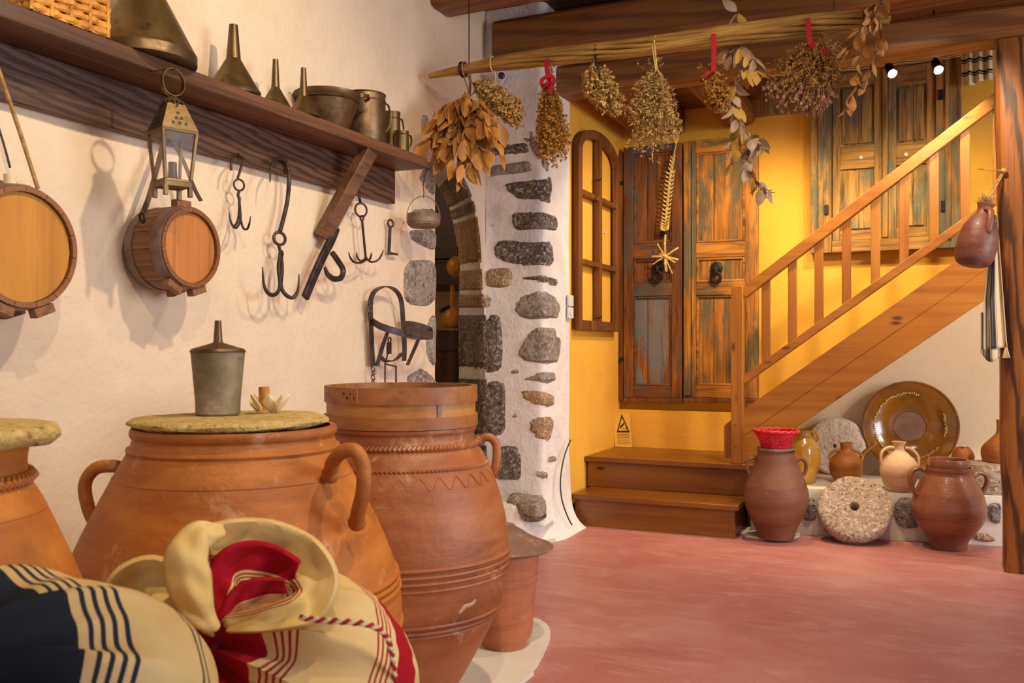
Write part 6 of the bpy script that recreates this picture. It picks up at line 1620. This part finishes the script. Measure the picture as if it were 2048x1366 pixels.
# 9 amber leaf garland at the pole end
aL = [leaf_mesh('dry_leaf', .070, .019, M['bay2'], .4), leaf_mesh('dry_leaf', .062, .017, M['bay2'], -.4), leaf_mesh('dry_leaf', .066, .018, M['bay'], .1)]
t = thing('leaf_garland', 'short garland of amber dried leaves at the right pole end', 'garland', px(1745, 60), 'leaf garlands on the pole'); rj = random.Random(9); ms = MB()
br = [[(1760, 5), (1750, 30), (1725, 55), (1705, 85), (1690, 105)], [(1750, 40), (1730, 75), (1720, 120), (1710, 170), (1695, 215)], [(1755, 20), (1760, 60), (1755, 100), (1740, 140), (1728, 175)], [(1770, 0), (1745, 10), (1735, 15)]]
for bi, b_ in enumerate(br):
    cv = crv3([px(u, v, -.05+.02*math.sin(bi*2+u*.01)) for u, v in b_], 5); ms.tube(cv, .0024, 5); L = len(cv)
    for i in range(1, L, 2):
        for s_ in (-1, 1):
            if rj.random() < .2: continue
            d_ = (cv[min(i+1, L-1)]-cv[i-1]).normalized()*.6 + V((s_*rj.uniform(.2, .8), rj.gauss(0, .4), -rj.uniform(.2, .8)))
            put_leaf(aL[rj.randrange(3)], t, cv[i], d_, rj.uniform(-1.4, 1.4), rj.uniform(.7, 1.15))
obj('stems', ms, M['stem'], t)
# ================================================================== SMALL FIXTURES
# track spotlights under the beam
YT = 5.30
zt = PY(1780, 112, YT).z
a_, b_ = PY(1676, 126, YT), PY(1882, 103, YT)
t = thing('track_light', 'black ceiling track with two small spotlights before the shutters', 'track light', (a_+b_)/2)
trk = MB().bar(V((a_.x, YT, a_.z)), V((b_.x, YT, a_.z)), .03, .02); obj('track', trk, M['blackp'], t, bevel=.002)
for u in (1690, 1868):
    p = PY(u, 110, YT); obj('track_stem', MB().tube([V((p.x, YT, a_.z+.01)), V((p.x, YT, ZC-.001))], .005, 8), M['blackp'], t)
for (u, v, u2, v2) in ((1780, 138, 1790, 155), (1873, 130, 1881, 148)):
    p = PY(u, v, YT); e = PY(u2, v2, YT-.06); d_ = (e-p).normalized()
    hd = obj('lamp_head', MB().lathe(p-d_*.035, [(.0, 0), (.020, .0), (.022, .01), (.022, .055), (.026, .06), (.027, .085), (.024, .085), (.020, .062)], 20, d_), M['blackp'], t)
    obj('arm', MB().tube([p-d_*.01, V((p.x-.01, YT, a_.z-.005))], .007, 8), M['blackp'], t)
    obj('bulb', MB().lathe(p-d_*.035, [(0, .066), (.018, .070), (.0185, .082), (.010, .087), (0, .088)], 18, d_), M['bulb'], hd)
    ld_ = bpy.data.lights.new('track_spot', 'SPOT'); ld_.energy = 42; ld_.color = (1, .80, .45); ld_.spot_size = math.radians(120); ld_.spot_blend = .8; ld_.shadow_soft_size = .02
    lo_ = bpy.data.objects.new('track_spot', ld_); COL.objects.link(lo_); lo_.location = p + d_*.06
    tgt = V((1.2, 6.1, 1.0)) if u < 1800 else V((2.2, 6.1, 1.3)); lo_.rotation_euler = (tgt-lo_.location).to_track_quat('-Z', 'Y').to_euler()
# striped curtain on a rod above the shutters
YC = 5.98
p0, p1 = PY(1640, 130, YC), PY(1990, 88, YC); zr = PY(1925, 88, YC).z
t = thing('striped_curtain', 'cream curtain with black stripes gathered above the shutters', 'curtain', (PY(1950, 160, YC).x, YC, PY(1950, 165, YC).z))
xa, xb = PY(1924, 120, YC).x, PY(1985, 120, YC).x; zlo = PY(1950, 166, YC).z
nu, nv_ = 40, 20
def cu(a, b): return V((xa+(xb-xa)*a, YC+.018*math.sin(a*19)+.006*math.sin(a*40+b*2), zr-(zr-zlo)*b - (.012*math.sin(a*6) if b > .9 else 0)))
o = obj('drape', MB().grid(cu, nu, nv_), M['curtain'], t, ang=80, uv=[(j/nv_, i/nu) for j in range(nv_+1) for i in range(nu+1)])
md = o.modifiers.new('s', 'SOLIDIFY'); md.thickness = .003
xc_ = PY(1645, 120, YC).x; zv1 = PY(1800, 128, YC).z
def va(a, b): return V((xc_+(xa-xc_)*a, YC+.01*math.sin(a*30), zr+.01-(zr+.01-zv1)*b))
o = obj('valance', MB().grid(va, 60, 4), M['curtain'], t, ang=80, uv=[(.05+.45*j/4, i/60) for j in range(5) for i in range(61)]); md = o.modifiers.new('s', 'SOLIDIFY'); md.thickness = .003
obj('rod', MB().tube([V((xc_-.02, YC, zr+.008)), V((xb+.1, YC, zr+.008))], .008, 10), M['ironb'], t)
# security camera on the pier
p = PY(1012, 156, YA-.012)
t = thing('security_camera', 'small white dome security camera on the pier', 'camera', p + V((0, 0, -.03)))
dd = (V((.55, -.8, -.12))).normalized()
obj('mount', MB().lathe(p+V((-.035, 0, 0)), [(.030, 0), (.030, .022), (.024, .03), (0, .032)], 24, (0, -1, 0)), M['whitep'], t)
hd = obj('camera_head', MB().lathe(p+V((-.03, -.02, 0)), [(0, 0), (.026, 0), (.028, .01), (.028, .058), (.024, .066), (.018, .066)], 24, dd), M['whitep'], t)
obj('lens', MB().lathe(p+V((-.03, -.02, 0))+dd*.060, [(0, 0), (.020, 0), (.020, .006), (.012, .010), (0, .008)], 20, dd), M['blackp'], hd)
# sockets on the pier side
c = PX(1146, 614, XC+.0); yy = 5.02
t = thing('wall_socket', 'white double switch plate on the pier edge', 'socket', (XC+.012, yy, PX(1146, 640, XC).z))
z0, z1 = PX(1146, 638, XC).z, PX(1146, 592, XC).z
obj('plate', MB().box((XC+.008, yy-.04, z0), (XC+.022, yy+.04, (z0+z1)/2-.003)), M['whitep'], t, bevel=.003)
obj('plate', MB().box((XC+.008, yy-.04, (z0+z1)/2+.003), (XC+.022, yy+.04, z1)), M['whitep'], t, bevel=.003)
obj('switch_rocker', MB().lathe(V((XC+.021, yy, z0+.035)), [(.018, 0), (.018, .004), (0, .005)], 18, (1, 0, 0)), M['whitep'], t)
# warning card on the landing
ps = [PY(u, v, 5.99) for u, v in ((1232, 884), (1266, 881), (1257, 824), (1226, 826))]
ps[0].z = ps[1].z = ZL+.002; ps[0].y = ps[1].y = 5.97; ps[2].y = ps[3].y = 6.01
nrm = (ps[1]-ps[0]).cross(ps[3]-ps[0]).normalized()
if nrm.y > 0: nrm = -nrm
t = thing('warning_card', 'yellow camera warning card leaning on the landing wall', 'sign', (ps[0]+ps[1])/2)
obj('card', MB().prism(ps, -nrm*.002), M['sign'], t, ang=0)
def cd(a, b): return ps[0].lerp(ps[1], a).lerp(ps[3].lerp(ps[2], a), b) + nrm*.0012
A, B, C_ = cd(.14, .42), cd(.93, .42), cd(.50, .95); g_ = (A+B+C_)/3; mb = MB()
for p, q_ in ((A, B), (B, C_), (C_, A)):
    mb.prism([p, q_, q_.lerp(g_, .26), p.lerp(g_, .26)], nrm*.0006)
obj('triangle', mb, M['print'], t, ang=0)
mb = MB().prism([cd(.34, .58), cd(.38, .53), cd(.62, .64), cd(.58, .70)], nrm*.0006).prism([cd(.56, .50), cd(.60, .50), cd(.60, .54), cd(.56, .54)], nrm*.0006).prism([cd(.72, .49), cd(.75, .49), cd(.75, .57), cd(.72, .57)], nrm*.0006)
obj('camera_symbol', mb, M['print'], t, ang=0)
for i in range(7):
    y = .36-.045*i; w = .82 if i % 2 else .74; h_ = .010 if i < 3 else .005
    obj('text_line', MB().prism([cd(.14, y), cd(.14+w, y), cd(.14+w, y+h_), cd(.14, y+h_)], nrm*.0005), M['print'], t, ang=0)
# small caption strip on the yellow wall
mb = MB().box((PY(1531, 380, YB).x, YB-.004, PY(1531, 395, YB).z), (PY(1553, 380, YB).x, YB-.001, PY(1531, 376, YB).z)); t = obj('caption_label', mb, M['yellow'], ang=0); tag(t, 'tiny caption label on the yellow wall beside the trailing leaves', 'label')
for v, m_ in ((381, .7), (386, 1), (395, .4)): obj('text_line', MB().box((PY(1532, v, YB).x, YB-.0055, PY(1532, v+.7, YB).z), (PY(1532+18*m_, v, YB).x, YB-.0045, PY(1532, v-.7, YB).z)), M['print'], t, ang=0)
# cable down the pier side
P = [PX(1141, 880, XC+.03), PX(1128, 915, XC+.04), PX(1121, 960, XC+.05), PX(1124, 1000, XC+.06), PX(1136, 1035, XC+.075), PX(1144, 1050, XC+.09)]
for i, p in enumerate(P): P[i].z = max(p.z, .012)
tag(obj('black_cable', MB().tube(crv3(P, 6), .004, 6), M['wire']), 'thin dark cable running down the pier to the floor', 'cable')

# ================================================================== BEYOND THE DOORWAY
yb = 5.75; q0 = lambda u, v, y=yb: PY(u, v, y)
# dark cupboard shelf high up
z0 = q0(890, 571).z; xL, xR = q0(850, 500).x - .3, -.46
mb = MB().box((xL, yb, z0), (xR, 6.38, z0+.16)); t = thing('dark_cupboard', 'dark wooden cupboard high on the wall beyond the doorway', 'cupboard', ((xL+xR)/2, yb, z0))
obj('lower_board', mb, M['darkw'], t, bevel=.004); z1 = z0+.165
obj('body', MB().box((xL, yb+.04, z1), (xR, 6.38, 2.55)), M['darkw'], t, bevel=.004)
for i in range(3): obj('door', MB().box((xL+.02+(xR-xL)*i/3, yb+.022, z1+.03), (xL-.02+(xR-xL)*(i+1)/3, yb+.039, 2.5)), M['darkw'], t, bevel=.003)
# round gourd on the cupboard edge
p = q0(913, 534, 5.58); r = 20*depth(p)/F
t = thing('round_gourd', 'round orange gourd hanging before the dark cupboard', 'gourd', p+V((0, 0, -r)))
obj('fruit', MB().ball(p, r, 28, 18, (1, 1, 1.08)), M['gourd'], t, ang=80); obj('stalk', MB().tube([p+V((0, 0, r*1.05)), p+V((0, 0, r*1.5)), V((p.x, 5.790, p.z+r*1.9))], [.006, .004, .003], 6), M['stem'], t)
# vat with cloth and bottle gourd
cv_ = base_at(908, 6.1); zt = zv(662, 6.1)
t = thing('wooden_vat', 'dark wooden vat in the room beyond the doorway', 'vat', cv_)
rv = 42*6.1/F
obj('body', MB().lathe(cv_, [(0, .002), (rv*.9, .002), (rv*1.02, zt*.5), (rv, zt), (rv-.02, zt), (rv-.02, zt-.1), (0, zt-.1)], 36), M['darkw'], t)
obj('top_board', MB().lathe(cv_, [(0, zt+.001), (rv*1.02, zt+.001), (rv*1.02, zt+.015), (0, zt+.015)], 36), M['shut'], t)
obj('hoop', MB().torus(cv_+V((0, 0, zt-.13)), rv*1.005, .006, (0, 0, 1), 36, 6), M['ironb'], t)
fz = 6.1; k = fz/F; cg = base_at(905, fz); zb = zt+.018
t = thing('bottle_gourd', 'orange bottle gourd with a long neck on the dark vat', 'gourd', V((cg.x, cg.y, zb)))
obj('body', MB().lathe(V((cg.x, cg.y, zb)), crv([(0, 0), (12*k, 0), (20*k, 8*k), (21*k, 20*k), (15*k, 34*k), (6*k, 42*k), (5*k, 60*k), (4.5*k, 84*k), (5*k, 86*k), (0.0005, 86*k)], 4), 32), M['gourd'], t, ang=60)
obj('spout_leather', MB().obox(V((cg.x, cg.y, zb+38*k))-RGT*(16*k), RGT*(10*k)+V((0, 0, 5*k)), FWD*.02, V((0, 0, 4*k))), M['blackp'], t)
